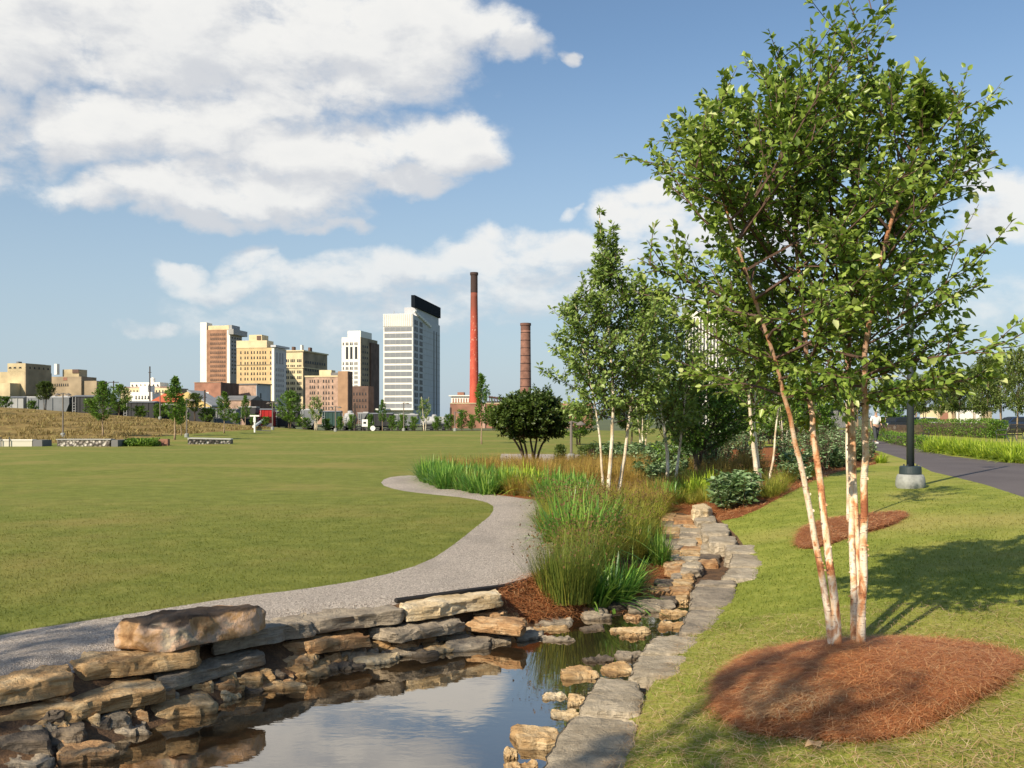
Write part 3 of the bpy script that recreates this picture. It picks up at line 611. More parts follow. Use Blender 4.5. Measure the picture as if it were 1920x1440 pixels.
# ------------------------------------------------------------------ grass and straw cover (stuff)
def scatter(n, r0, r1, regs, a0=-34, a1=34, pw=1.):
    u = rng.random(n); r_ = r0 * (r1 / r0) ** u; a = np.radians(rng.uniform(a0, a1, n)); x, y = r_ * np.sin(a), r_ * np.cos(a)
    ri = region(x + rng.normal(size=n) * .022, y + rng.normal(size=n) * .022); ids = [(ORDER + ['lawn', 'far_ground']).index(q) for q in regs]; k = np.isin(ri, ids)
    return x[k], y[k], r_[k]
def turf(name, n, r0, r1, regs, m, label, L0, w0):
    x, y, r_ = scatter(n, r0, r1, regs, -44, 44); z = ter(x, y); P = np.c_[x, y, z - .004]; k = len(x); s = np.clip(r_ / 9, .7, 2.0)
    D = unit(np.c_[rng.normal(size=(k, 2)) * .55, np.ones(k)]); L = L0 * s ** .5 * rng.uniform(.5, 1.3, k) * np.clip(1.45 - r_ / 20, .32, 1)
    o = blades(name, P, D, L, w0 * s * rng.uniform(.7, 1.3, k), m, bend=rng.uniform(.1, .8, k), seg=2); tag(o, label, 'grass', kind='stuff')
turf("lawn_turf", 420000, 6.0, 40, ['lawn'], LAWNT, 'short mown green grass of the big lawn left of the gravel path', .034, .006)
turf("bank_turf", 380000, 4.2, 30, ['bright_bank'], BANKT, 'mown yellow green grass on the sloping bank right of the stream', .040, .0065)
x, y, r_ = scatter(42000, 57, 100, ['meadow'], -40, -10); k = len(x); pk = np.array([noise.noise(Vector((a * .5, b_ * .3, 0))) for a, b_ in zip(x, y)]); kp = pk > -.05; x, y, pk = x[kp], y[kp], pk[kp]; k = len(x)
tag(blades('meadow_grass', np.c_[x, y, ter(x, y) - .02], unit(np.c_[rng.normal(size=(k, 2)) * .5, np.ones(k)]), rng.uniform(.2, .55, k), rng.uniform(.04, .09, k), leafmat('meadow_blade', [(0, (.16, .12, .04)), (.5, (.30, .22, .08)), (.8, (.42, .33, .13)), (1, (.20, .26, .05))], .3, .8, (.3, .25, .08)), bend=.5, seg=2), 'tall dry grass tufts on the embankment at left', 'grass', kind='stuff')
def straw(name, n, poly, m, label, z0=.0, L0=.16, hump=0., w0=.0028):
    p = np.array(poly); lo, hi = p.min(0), p.max(0); x = rng.uniform(lo[0], hi[0], n); y = rng.uniform(lo[1], hi[1], n); k = inside(poly, x, y); x, y = x[k], y[k]; k = len(x)
    c = p.mean(0); e = np.clip(1 - np.hypot((x - c[0]) / (hi[0] - lo[0]) * 2, (y - c[1]) / (hi[1] - lo[1]) * 2) ** 2, 0, 1)
    z = ter(x, y) + z0 + hump * e + rng.uniform(.0, .03, k)
    a = rng.uniform(0, 2 * np.pi, k) * .5 + np.where(rng.random(k) < .5, 0, np.pi) ; D = np.c_[np.cos(a), np.sin(a), rng.uniform(.0, .38, k)]
    L = L0 * rng.uniform(.5, 1.2, k); P = np.c_[x, y, z] - D * L[:, None] * .4 * np.array([1, 1, 0])
    s = np.clip(y / 7, .7, 2.5)
    return tag(blades(name, P, D, L, w0 * s * rng.uniform(.8, 1.4, k), m, bend=rng.uniform(.2, .9, k), seg=3, tip=.4), label, 'pine straw', kind='stuff')
ring = POL['mulch_ring']
# the straw mound itself
def mound(name, poly, h, label):
    p = np.array(poly); c = p.mean(0); mb = MB(); rings_ = 9; n = len(poly); vs = []
    for k in range(rings_ + 1):
        t = 1.015 - k / rings_ * 1.015
        for q in poly:
            x, y = c[0] + (q[0] - c[0]) * t, c[1] + (q[1] - c[1]) * t
            vs.append((x, y, tz(x, y) + h * (1 - t ** 4) - (.02 if k == 0 else 0) + noise.noise(Vector((x * 5, y * 5, 0))) * .018 * (k > 0) + .005))
    mb.add(vs, [(k * n + i, k * n + (i + 1) % n, (k + 1) * n + (i + 1) % n, (k + 1) * n + i) for k in range(rings_) for i in range(n)])
    o = mb.build(name, MULM, smooth=True); return tag(o, label, 'pine straw', kind='stuff')
mound('straw_mound', ring, .10, 'low mound of red brown pine straw around the foot of the big birch')
straw('mulch_straw', 95000, ring, STRAW, 'red brown pine straw needles round the big birch', .012, .15, .10)
rc_ = np.mean(ring, axis=0); straw('stray_straw', 9000, [tuple(rc_ + (np.array(q) - rc_) * (1.07 + .05 * noise.noise(Vector((q[0] * 2, q[1] * 2, 0))))) for q in ring], STRAW, 'stray needles spilling off the straw ring onto the grass', .02, .15, .0)
pale = [tuple(Gp(*q)[:2]) for q in [(1390,1330),(1420,1290),(1500,1275),(1600,1290),(1640,1320),(1580,1350),(1480,1372),(1400,1372)]]
straw('faded_straw', 4500, pale, STRAWD, 'faded tan patch of straw at the front of the straw ring', .07, .10, .03)
straw('island_straw', 26000, POL['mulch_island'], STRAW, 'red pine straw island on the grass bank behind the big birch', .01, .17, .02)
mbp = POL['mulch_bed']; mbn = [tuple(Gp(*q)[:2]) for q in [(945,1103),(1020,1082),(1060,1060),(1260,1050),(1230,1120),(1200,1165),(1100,1185),(1000,1172),(905,1150)]]
straw('bed_straw', 60000, mbn, STRAW, 'pine straw covering the tip of the bed between gravel path and stream', .012, .17, .03)
mr = [tuple(Gp(*q)[:2]) for q in [(1245,940),(1330,930),(1480,900),(1600,862),(1640,870),(1560,890),(1480,926),(1400,968),(1340,990),(1320,960)]]
straw('border_straw', 45000, mr, STRAW, 'strip of pine straw along the lower edge of the planting right of the stream', .01, .2, .0)
# thin straw strands scattered over the grass beside the ring
x, y, r_ = scatter(9000, 4.3, 9, ['bright_bank'], 5, 32); k = len(x); a = rng.uniform(0, 6.28, k)
tag(blades('loose_straw', np.c_[x, y, ter(x, y) + .03], np.c_[np.cos(a), np.sin(a), rng.uniform(-.1, .2, k)], rng.uniform(.05, .12, k), np.full(k, .003), STRAWD, bend=.3, seg=2, tip=.5), 'dry straw strands strewn over the nearest grass', 'straw', kind='stuff')
# ------------------------------------------------------------------ clumps
def clump(name, cat, specs, label):
    """specs: (part name, kind, n, height, spread, lean, width, bend, material)"""
    root = empty(name, label=label, cat=cat)
    for pn, n, h, sp, lean, wd, bend, m in specs:
        a = rng.uniform(0, 6.283, n); r_ = sp * np.sqrt(rng.random(n)); P = np.c_[r_ * np.cos(a), r_ * np.sin(a), np.full(n, -.03)]
        a2 = a + rng.normal(size=n) * .5; ln = np.abs(rng.normal(size=n)) * lean; D = np.c_[np.cos(a2) * ln, np.sin(a2) * ln, np.ones(n)]
        L = h * rng.uniform(.55, 1.1, n)
        if pn == 'seed_heads':
            D = unit(D); P = P + D * L[:, None] * .95; s = np.full(n, .035)
            leaves(pn, P, rng.normal(size=(n, 3)) * .5 + np.array([0, 0, .5]), s * rng.uniform(.7, 1.4, n), s * .6, m, root, hi=False)['kind'] = 'stuff'
        else: blades(pn, P, D, L, np.full(n, wd) * rng.uniform(.7, 1.3, n), m, root, bend=np.abs(rng.normal(size=n)) * bend, seg=4)
    return root
rushp = clump('rush_clump', 'grass clump', [('stems', 1300, .88, .33, .26, .007, .25, RUSH), ('seed_heads', 300, .9, .36, .3, .01, .2, SEED)], 'big clump of tall dark rushes at the tip of the bed next to the pond')
irisp = clump('iris_clump', 'plant', [('leaves', 170, .66, .19, .45, .032, .7, IRIS)], 'bright green sword leaved iris clump in front of the rushes')
sedgep = clump('bronze_sedge', 'grass clump', [('blades', 620, .78, .26, .42, .009, .6, SEDGE), ('seed_heads', 60, .62, .2, .5, .01, .3, SEED)], 'bronze tuft')
olivep = clump('yellow_sedge', 'grass clump', [('blades', 520, .60, .20, .42, .008, .6, OLIVE), ('seed_heads', 60, .62, .22, .4, .01, .3, SEED)], 'yellow tuft')
lilyp = clump('daylily_clump', 'plant', [('leaves', 130, .74, .28, .45, .06, .75, LILY)], 'daylily')
lowp = clump('low_grass_tuft', 'grass clump', [('blades', 260, .38, .15, .6, .009, .6, OLIVE)], 'low tuft')
def leafy(name, n, h, sp, m, label, lf=.09, cat='plant', stems=12, hi=True):
    root = empty(name, label=label, cat=cat); mb = MB(); Ps, Ds = [], []
    for s in range(stems):
        a = rng.uniform(0, 6.28); r_ = sp * rng.uniform(0, .5); top = Vector((math.cos(a) * (r_ + sp * rng.uniform(.2, .8)), math.sin(a) * (r_ + sp * rng.uniform(.2, .8)), h * rng.uniform(.6, 1)))
        b0 = Vector((math.cos(a) * r_ * .5, math.sin(a) * r_ * .5, -.03)); mb.tube([b0, b0.lerp(top, .5) + Vector((0, 0, h * .05)), top], [.008, .006, .003], 4)
        k = n // stems; t = rng.uniform(.15, 1, k); base = np.array([b0.lerp(top, q) for q in t]); Ps.append(base)
        aa = rng.uniform(0, 6.28, k); Ds.append(np.c_[np.cos(aa), np.sin(aa), rng.uniform(-.1, .9, k)])
    mb.build('stems', TWIG, root); P = np.concatenate(Ps); D = np.concatenate(Ds); k = len(P)
    leaves('leaves', P, D, lf * rng.uniform(.6, 1.3, k), lf * .5 * rng.uniform(.7, 1.2, k), m, root, droop=.3, hi=hi)
    return root
silverp = leafy('silver_leaved_plant', 420, .55, .3, SILVER, 'x', .13)
yarrowp = leafy('tall_wildflower', 260, .95, .28, SILVER, 'x', .09, stems=16)
def put(proto, px, D=None, py=None, sc=1., label=None, group=None, rz=None, cat=None):
    if D is None: g_ = Gp(px, py)
    else: g_ = A(px, D)
    return place(proto, USED, (g_.x, g_.y, g_.z), random.uniform(0, 6.28) if rz is None else rz, sc, label, group, cat)
random.seed(4)
put(rushp, 1058, py=1122, sc=.9, label='big clump of tall dark rushes at the tip of the bed next to the pond', group='rush clumps')
put(rushp, 1100, py=1085, sc=.85, label='second rush clump standing just behind the big front rushes', group='rush clumps')
put(irisp, 1145, py=1136, sc=1.15, label='bright green iris clump leaning over the straw beside the front rushes', group='iris clumps')
put(irisp, 1112, py=1132, sc=.9, label='small iris clump squeezed between the front rushes and the leaning iris', group='iris clumps')
put(irisp, 1172, py=1112, sc=.9, label='iris clump at the right foot of the rushes near the grey flat rock', group='iris clumps')
put(irisp, 1216, py=1050, sc=(.5, .5, 1.0), label='thin upright iris standing alone by the left side of the stream', group='iris clumps')
put(irisp, 1238, py=1062, sc=(.6, .6, 1.0), label='small fan shaped iris standing alone nearest the stream steps', group='iris clumps')
def many(proto, n, poly_px, s0, s1, label, group, mind=.25):
    pl = [tuple(Gp(*q)[:2]) for q in poly_px]; p = np.array(pl); lo, hi = p.min(0), p.max(0); got = []; tries = 0
    while len(got) < n and tries < 4000:
        tries += 1; x, y = random.uniform(lo[0], hi[0]), random.uniform(lo[1], hi[1])
        if not inside(pl, np.array([x]), np.array([y]))[0] or any((x - a) ** 2 + (y - b_) ** 2 < mind ** 2 for a, b_ in got): continue
        got.append((x, y)); place(proto, USED, (x, y, tz(x, y)), random.uniform(0, 6.28), random.uniform(s0, s1), label, group)
many(olivep, 26, [(1060,1060),(1075,990),(1110,960),(1240,955),(1235,1010),(1190,1050),(1120,1070)], .75, 1.1, 'yellow green grass tuft between the rushes and the stream', 'yellow green grasses behind the rushes', .3)
many(sedgep, 26, [(1060,958),(1140,930),(1250,920),(1255,950),(1180,968),(1080,975)], .5, .75, 'bronze grass tuft around the foot of the slender birch', 'bronze grasses around the middle birch', .4)
many(sedgep, 60, [(830,888),(960,880),(1100,880),(1200,885),(1200,915),(1060,915),(990,905),(930,895)], .75, 1.05, 'bronze grass tuft beyond the gravel path bend', 'bronze grasses beyond the path bend', .5)
many(sedgep, 14, [(1290,890),(1400,880),(1420,900),(1330,930),(1270,925)], .8, 1.1, 'bronze grass tuft right of the stream head', 'bronze grasses right of the stream head', .4)
many(irisp, 20, [(798,904),(800,893),(830,893),(850,910),(838,917)], .9, 1.2, 'dark green iris clump at the path bend tip', 'irises at the tip of the path bend', .35)
many(irisp, 18, [(850,918),(870,902),(935,905),(960,925),(930,930)], .9, 1.2, 'green iris clump lining the far side of the gravel path', 'irises lining the far side of the path', .35)
many(lilyp, 5, [(955,926),(960,912),(990,915),(1000,930)], .9, 1.1, 'lime leaved clump beside the gravel path between irises', 'lime clumps beside the path', .35)
many(irisp, 15, [(1030,945),(1020,920),(1090,925),(1110,950),(1110,985),(1065,975)], .9, 1.25, 'green iris clump between the gravel path and slender birch', 'irises near the middle birch', .35)
many(irisp, 9, [(1050,1020),(1060,965),(1120,970),(1150,1010),(1090,1040)], .9, 1.25, 'green iris clump behind the rushes close to the gravel path', 'irises behind the rushes', .35)
many(olivep, 16, [(1030,1000),(1040,950),(1120,960),(1120,1000)], .9, 1.15, 'yellow green grass tuft beside the gravel path before the rushes', 'grasses beside the gravel path', .35)
many(sedgep, 12, [(838,915),(850,905),(985,920),(1000,932)], .55, .8, 'short bronze tuft among the irises along the path', 'bronze tufts among the path irises', .4)
many(olivep, 8, [(1000,930),(990,915),(1030,915),(1045,938)], .7, .9, 'short grass tuft where the gravel path widens', 'grasses where the path widens', .35)
many(lilyp, 7, [(1285,935),(1285,915),(1330,915),(1335,935)], .7, .95, 'bright green clump right of the head of the stream', 'bright clumps at the stream head', .4)
many(silverp, 6, [(1345,960),(1345,940),(1400,935),(1400,955)], .9, 1.25, 'silver green leafy plant at the right bed corner', 'silver green plants at the bed corner', .35)
many(olivep, 14, [(1390,935),(1400,905),(1520,890),(1530,905),(1450,935)], .6, .95, 'green grass tuft behind the leaning white birch stems', 'grasses behind the right white birch', .5)
many(silverp, 12, [(1430,905),(1500,870),(1600,855),(1640,862),(1560,885),(1480,915)], .8, 1.2, 'silver green leafy plant above the grass bank', 'silver green plants of the upper right bed', .5)
many(yarrowp, 30, [(1440,890),(1500,858),(1640,848),(1640,865),(1540,885)], .8, 1.3, 'tall grey green wildflower below the asphalt path', 'tall wildflowers of the upper right bed', .6)
many(silverp, 22, [(1100,868),(1260,866),(1330,880),(1300,892),(1180,885)], 1., 1.6, 'silver green leafy plant behind the bronze grasses', 'silver green plants behind the bronze grasses', .8)
many(silverp, 10, [(1180,905),(1260,895),(1290,905),(1240,920)], .8, 1.1, 'silver green leafy plant just behind the slender birch', 'silver green plants behind the slender birch', .5)
many(yarrowp, 14, [(1280,880),(1400,862),(1430,870),(1330,895)], 1., 1.4, 'tall grey green wildflower behind the head of the stream', 'tall wildflowers behind the stream head', .9)
many(lowp, 20, [(1240,940),(1330,925),(1330,940),(1260,945)], .7, 1.2, 'low grass tuft at the head of the stream', 'low tufts at the stream head', .3)
many(irisp, 5, [(1220,935),(1250,925),(1265,940),(1240,950)], .7, 1., 'iris clump left of the pale upright block', 'irises by the pale upright block', .3)
# ------------------------------------------------------------------ trees
def polyline(p, d, L, n, up=.15, jit=.12, rg=random):
    pts = [Vector(p)]; d = Vector(d).normalized()
    for i in range(n):
        d = (d + Vector((rg.gauss(0, jit), rg.gauss(0, jit), rg.gauss(0, jit) + up))).normalized(); pts.append(pts[-1] + d * L / n)
    return pts
def along(pts, t):
    k = t * (len(pts) - 1); i = min(int(k), len(pts) - 2); return pts[i].lerp(pts[i + 1], k - i), (pts[i + 1] - pts[i]).normalized()
def tree(name, label, stems, prof, c0, c1, nb, lm, bm, seed, lf=.06, per=9, sub=5, incl=(.9, .45), ctr=None, hi=False, cat='tree', group=None, loc=(0, 0, 0), ragged=.35, up=.10, cluster=1, sides=6, subl=.42, droop=.25, asp=.62, wiggle=.12):
    """stems: [(points, r0, r1)], prof(t) crown radius between heights c0..c1"""
    rg = random.Random(seed); root = empty(name, loc, label=label, cat=cat, group=group); LP, LD, LR = [], [], []
    tw = MB()
    for si, (pts, r0, r1) in enumerate(stems):
        pts = [Vector(p) for p in pts]; q = []
        for i in range(len(pts) - 1):
            for k in range(3): q.append(pts[i].lerp(pts[i + 1], k / 3) + Vector((rg.gauss(0, r0 * wiggle), rg.gauss(0, r0 * wiggle), 0)) * (0 if i + k == 0 else 1))
        q.append(pts[-1]); mb = MB(); mb.tube(q, [(r0 + (r1 - r0) * (i / (len(q) - 1)) ** .9) * (1.28 if i == 0 else 1.08 if i == 1 else 1) for i in range(len(q))], sides + 2)
        mb.build('trunk', bm, root, smooth=True)
        zs = [(along(q, t / 60)[0].z, t / 60) for t in range(61)]; tt = [t for z, t in zs if z > c0]
        if not tt: continue
        t0 = tt[0]
        for b in range(nb):
            t = t0 + (1 - t0) * (b + rg.random()) / nb; p, d = along(q, min(t, .999)); h = (p.z - c0) / (c1 - c0)
            c = ctr(p.z) if ctr else (pts[0].x, pts[0].y); rad = prof(max(0, min(1, h)))
            a = b * 2.4 + si * 1.3 + rg.uniform(-.5, .5); o = Vector((math.cos(a), math.sin(a), 0))
            # length until the envelope is met
            off = Vector((p.x - c[0], p.y - c[1], 0)); bb = off.dot(o); L = -bb + math.sqrt(max(0, bb * bb - off.length_squared + rad * rad)) if off.length < rad else rad * .25
            L *= rg.uniform(1 - ragged, 1.12) * (1 + .32 * noise.noise(Vector((math.cos(a) * 1.1 + seed, math.sin(a) * 1.1, p.z * 1.3 / max(.5, rad))))); L = min(max(L, .12 * rad + .06), rad * 1.25)
            inc = incl[0] + (incl[1] - incl[0]) * h
            if (L * o.x + p.x - c[0]) ** 2 + (L * o.y + p.y - c[1]) ** 2 > (rad * 1.08) ** 2: L *= .85
            dr = o * math.sin(inc) + Vector((0, 0, 1)) * math.cos(inc); L2 = L / max(.5, math.sin(inc))
            for _ in range(14):
                e_ = p + dr * L2 * .85 + Vector((0, 0, up * 1.6 * L2)); he = (e_.z - c0) / (c1 - c0)
                if he <= 1.0 and math.hypot(e_.x - c[0], e_.y - c[1]) <= prof(max(0, he)) * 1.08: break
                L2 *= .86
            br = polyline(p, dr, L2, 5, up, .10, rg); rb = max(.003, min(r0 * .42, L2 * .011)); tw.tube(br, [rb * (1 - i / 6.5) for i in range(6)], 4, False)
            ns = max(2, int(sub * (.5 + L2 / max(rad, .3))))
            twigs = [(br, .35)]
            for s in range(ns):
                ts = .18 + .8 * (s + rg.random()) / ns; p2, d2 = along(br, min(ts, .99)); ax = d2.orthogonal().normalized(); ax.rotate(Vector(d2).to_track_quat('Z', 'Y')) if False else None
                rd = Vector((rg.gauss(0, 1), rg.gauss(0, 1), rg.gauss(.25, .6))).normalized(); dd = (d2 * .8 + rd * .75).normalized()
                tb = polyline(p2, dd, max(.08, L2 * subl * (1.1 - ts * .6) * rg.uniform(.6, 1.2)), 3, up * .8, .16, rg); tw.tube(tb, [rb * .45, rb * .35, rb * .25, rb * .15], 3, False); twigs.append((tb, .0))
            for tb, ts0 in twigs:
                ln = sum((x - y).length for x, y in zip(tb, tb[1:])); k = max(3, int(per * (1 + ln / .35) * (1 - ts0)))
                for j in range(k):
                    u = ts0 + (1 - ts0) * min(1, (j + rg.random()) / k); p3, d3 = along(tb, min(u, .999))
                    rd = Vector((rg.gauss(0, 1), rg.gauss(0, 1), rg.gauss(0, .8))).normalized()
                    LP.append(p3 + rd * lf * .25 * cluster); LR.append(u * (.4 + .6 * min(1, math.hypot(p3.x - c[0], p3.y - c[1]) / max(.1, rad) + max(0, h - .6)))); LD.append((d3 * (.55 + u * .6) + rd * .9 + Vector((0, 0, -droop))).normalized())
    tw.build('branches', TWIG if bm is not DBARK else DBARK, root)
    P, D = np.array(LP), np.array(LD); k = len(P); L = lf * rng.uniform(.6, 1.25, k)
    nr = unit(rng.normal(size=(k, 3)) * .65 + np.array([-.25, -.25, 1.]))
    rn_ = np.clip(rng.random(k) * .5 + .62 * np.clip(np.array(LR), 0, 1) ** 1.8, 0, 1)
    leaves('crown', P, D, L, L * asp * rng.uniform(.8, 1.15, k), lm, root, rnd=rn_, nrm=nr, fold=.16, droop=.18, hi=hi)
    return root
# ---- the big birch of the foreground
D0 = 6.75
def fp(px, py, dd=0): return Vector(((px - CX) / F * (D0 + dd), D0 + dd, CH - (py - HY) * (D0 + dd) / F))
g0 = tz(2.35, D0)
st = [([fp(1566,1252,.02), fp(1545,1100,0), fp(1519,960,-.05), fp(1498,860,-.1), fp(1480,780,-.15), fp(1445,650,-.25), fp(1395,500,-.35), fp(1355,370,-.4), fp(1325,280,-.42)], .027, .006),
      ([fp(1576,1252,-.04), fp(1561,1100,.02), fp(1543,950,.08), fp(1529,840,.12), fp(1519,750,.16), fp(1508,600,.25), fp(1488,400,.3), fp(1470,240,.32), fp(1462,165,.32)], .033, .006),
      ([fp(1604,1252,.06), fp(1600,1100,.2), fp(1597,950,.3), fp(1594,820,.38), fp(1592,700,.42), fp(1596,520,.5), fp(1600,330,.55), fp(1625,190,.6), fp(1640,175,.6)], .027, .006),
      ([fp(1611,1252,-.04), fp(1617,1080,-.06), fp(1621,900,-.1), fp(1622,760,-.14), fp(1621,660,-.18), fp(1648,500,-.3), fp(1690,350,-.4), fp(1735,250,-.42), fp(1750,230,-.45)], .032, .006),
      ([fp(1607,1250,.10), fp(1609,1080,.22), fp(1603,900,.32), fp(1598,760,.42), fp(1578,600,.3), fp(1566,480,.2), fp(1560,400,.1)], .022, .005)]
zt_ = lambda py: CH - (py - HY) * D0 / F
def env(pts):
    return lambda t: float(np.interp(t, [p[0] for p in pts], [p[1] for p in pts]))
cz0, cz1 = zt_(775), zt_(150)
def bigc(z):
    t = (z - cz0) / (cz1 - cz0); px = np.interp(t, [0, .2, .45, .7, 1], [1575, 1550, 1528, 1524, 1545]); return ((px - CX) / F * D0, D0 + .05)
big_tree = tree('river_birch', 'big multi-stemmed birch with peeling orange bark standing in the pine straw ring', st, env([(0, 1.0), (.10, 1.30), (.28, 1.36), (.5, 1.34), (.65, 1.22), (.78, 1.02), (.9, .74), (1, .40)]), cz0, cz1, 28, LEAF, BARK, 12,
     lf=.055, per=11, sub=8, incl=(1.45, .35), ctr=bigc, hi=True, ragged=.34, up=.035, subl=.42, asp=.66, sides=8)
cb = []
for tr_ in [c for c in big_tree.children if c.name.startswith('trunk')]:
    vv = [v.co for v in tr_.data.vertices]; k = 10; mb = MB(); rg = random.Random(5)
    for j in range(50):
        i = rg.randrange(0, int(len(vv) * .42)); p = vv[i]; ring_c = sum((vv[(i // k) * k + q] for q in range(k)), Vector((0, 0, 0))) / k if (i // k) * k + k <= len(vv) else p
        nx_ = vv[min(i + k, len(vv) - 1)]; p = p.lerp(nx_, rg.random()); o_ = (p - ring_c); o_.z = 0
        if o_.length < 1e-3: continue
        o_.normalize(); t_ = Vector((-o_.y, o_.x, 0)); w1 = rg.uniform(.004, .009); h1 = rg.uniform(.006, .02); a = p + o_ * .001; b_ = a + t_ * w1 + o_ * rg.uniform(.001, .004); c_ = b_ + t_ * w1 * .5 + o_ * rg.uniform(.002, .006)
        z = Vector((0, 0, h1)); mb.add([a, b_, c_, a + z, b_ + z * .9, c_ + z * .6], [(0, 1, 4, 3), (1, 2, 5, 4)])
    mb.build('peeling_bark', BARK, tr_)['kind'] = 'stuff'
# long side limb to the right
# ---- middle birch
D1 = 19.8; gx = (1142 - CX) / F * D1; g1 = tz(gx, D1)
def fm(px, py, dd=0, D=D1): return Vector(((px - CX) / F * (D + dd), D + dd, CH - (py - HY) * (D + dd) / F))
st = [([fm(1138,968), fm(1141,900), fm(1148,820), fm(1150,740), fm(1143,640), fm(1132,520), fm(1124,400)], .05, .008),
      ([fm(1134,968), fm(1130,900), fm(1124,820), fm(1112,740), fm(1092,650), fm(1078,560)], .032, .008),
      ([fm(1150,968,.2), fm(1168,880,.3), fm(1178,800,.3), fm(1192,700,.4), fm(1205,600,.4), fm(1210,540,.4)], .045, .008)]
tree('birch_tree', 'slender multi-stemmed birch with white stems rising from the bronze grasses', st, env([(0, 1.1), (.12, 1.6), (.3, 1.5), (.5, 1.05), (.65, .55), (.8, .30), (1, .14)]), zat(800, D1), zat(395, D1), 32, LEAFM, WBARK, 5,
     lf=.10, per=8, sub=7, incl=(1.3, .4), ctr=lambda z: ((1145 - CX) / F * D1 + .05, D1), ragged=.4, up=.06, subl=.42)
D2 = 22.5
st = [([fm(1250,935,0,D2), fm(1252,850,0,D2), fm(1240,760,0,D2), fm(1232,660,0,D2), fm(1228,560,0,D2)], .05, .01), ([fm(1262,935,.3,D2), fm(1275,840,.3,D2), fm(1285,740,.3,D2), fm(1290,640,.3,D2)], .04, .01)]
tree('birch_tree', 'fuller green birch overlapping the right side of the slender white stemmed birch', st, env([(0, .7), (.2, 1.25), (.5, 1.15), (.75, .7), (1, .2)]), zat(845, D2), zat(545, D2), 26, LEAFM, WBARK, 6, lf=.10, per=7, sub=6, ctr=lambda z: ((1250 - CX) / F * D2, D2), ragged=.35)
# right bed birch with two white stems and a partner
D3 = 21.0
st = [([fm(1424,935,0,D3), fm(1415,860,0,D3), fm(1407,780,0,D3), fm(1400,700,0,D3), fm(1395,610,0,D3)], .065, .012), ([fm(1430,935,.1,D3), fm(1420,860,.2,D3), fm(1412,790,.2,D3), fm(1420,700,.3,D3), fm(1432,600,.3,D3)], .045, .012),
      ([fm(1436,932,.5,D3), fm(1450,860,.5,D3), fm(1456,790,.5,D3), fm(1470,700,.5,D3), fm(1480,620,.5,D3)], .03, .01)]
tree('birch_tree', 'white stemmed birch leaning left on the right bed, its crown merging with the big birch', st, env([(0, 1.0), (.3, 1.5), (.6, 1.3), (1, .4)]), zat(770, D3), zat(590, D3), 22, LEAFM, WBARK, 8, lf=.09, per=7, sub=6, ctr=lambda z: ((1405 - CX) / F * D3, D3))
# dark spreading tree by the stream head
D4 = 25.5
st = [([fm(1305,900,0,D4), fm(1304,860,0,D4), fm(1290,800,0,D4), fm(1270,740,0,D4)], .07, .02), ([fm(1308,900,.2,D4), fm(1315,850,.2,D4), fm(1340,790,.2,D4), fm(1360,730,.2,D4)], .06, .02), ([fm(1306,900,-.2,D4), fm(1306,830,-.2,D4), fm(1310,770,-.4,D4), fm(1315,720,-.4,D4)], .05, .02)]
tree('spreading_tree', 'dark wide spreading low tree behind the head of the stream', st, env([(0, 1.3), (.3, 1.75), (.6, 1.5), (1, .5)]), zat(860, D4), zat(705, D4), 24, LEAFG, DBARK, 9, up=.02, lf=.10, per=7, sub=7, ctr=lambda z: ((1312 - CX) / F * D4, D4), incl=(1.3, .6))
# multi stemmed shrub beyond the bend of the path
D5 = 32.0
st = []
for i, (bx, tx) in enumerate(((988,940),(990,975),(986,960),(1000,1012),(1003,1040),(1001,990))):
    st.append(([fm(bx,872,i*.05,D5), fm(bx + (tx-bx)*.35,835,i*.1,D5), fm(bx + (tx-bx)*.8,800,(i-3)*.15,D5), fm(tx,765,(i-3)*.25,D5)], .045, .015))
tree('rounded_shrub_tree', 'rounded dark green small tree on many bare crooked stems beyond the path bend', st, env([(0, 1.15), (.25, 1.36), (.6, 1.2), (.85, .8), (1, .35)]), zat(828, D5), zat(745, D5), 17, LEAFD, DBARK, 10, up=.02, lf=.12, per=12, sub=8, ctr=lambda z: ((993 - CX) / F * D5, D5), incl=(1.3, .5), ragged=.2, wiggle=.35)
# young tree with its thin pale trunk in the straw island
D6 = 14.6
st = [([fm(1592,992,0,D6), fm(1590,900,0,D6), fm(1588,800,0,D6), fm(1586,640,0,D6), fm(1585,480,0,D6)], .035, .008)]
tree('young_birch', 'young birch with one thin pale trunk in the straw island, seen behind the big birch', st, env([(0, .6), (.4, .95), (1, .3)]), zat(760, D6), zat(470, D6), 20, LEAFM, WBARK, 14, lf=.08, per=5, sub=4, ctr=lambda z: ((1586 - CX) / F * D6, D6))
# trees behind the camera that cast the foreground shade
for i, (x, y, h, lb, c0, rd) in enumerate([(-8.3, 1.1, 6.2, 'farther shade tree left of the camera beside the lawn', 2.6, 1.3), (-6.7, 1.0, 6.2, 'shade tree left of the camera beside the path', 2.2, 1.3), (-3.9, -1.1, 7.2, 'shade tree behind the camera to the left', 3.6, 1.15)]):
    st = [([Vector((x, y, tz(x, y) - .05)), Vector((x + .1, y, 1.4)), Vector((x + .2, y + .1, 3)), Vector((x + .1, y, h))], .05, .01), ([Vector((x + .1, y, tz(x, y) - .05)), Vector((x - .2, y + .1, 1.5)), Vector((x - .5, y + .2, 3)), Vector((x - .5, y + .1, h * .9))], .045, .01)]
    tree('river_birch', lb, st, env([(0, rd * .7), (.3, rd), (.6, rd * .9), (1, rd * .3)]), c0, h, 13, LEAF, BARK, 40 + i, lf=.085, per=6, sub=5, ctr=lambda z, x=x, y=y: (x, y), ragged=.5)
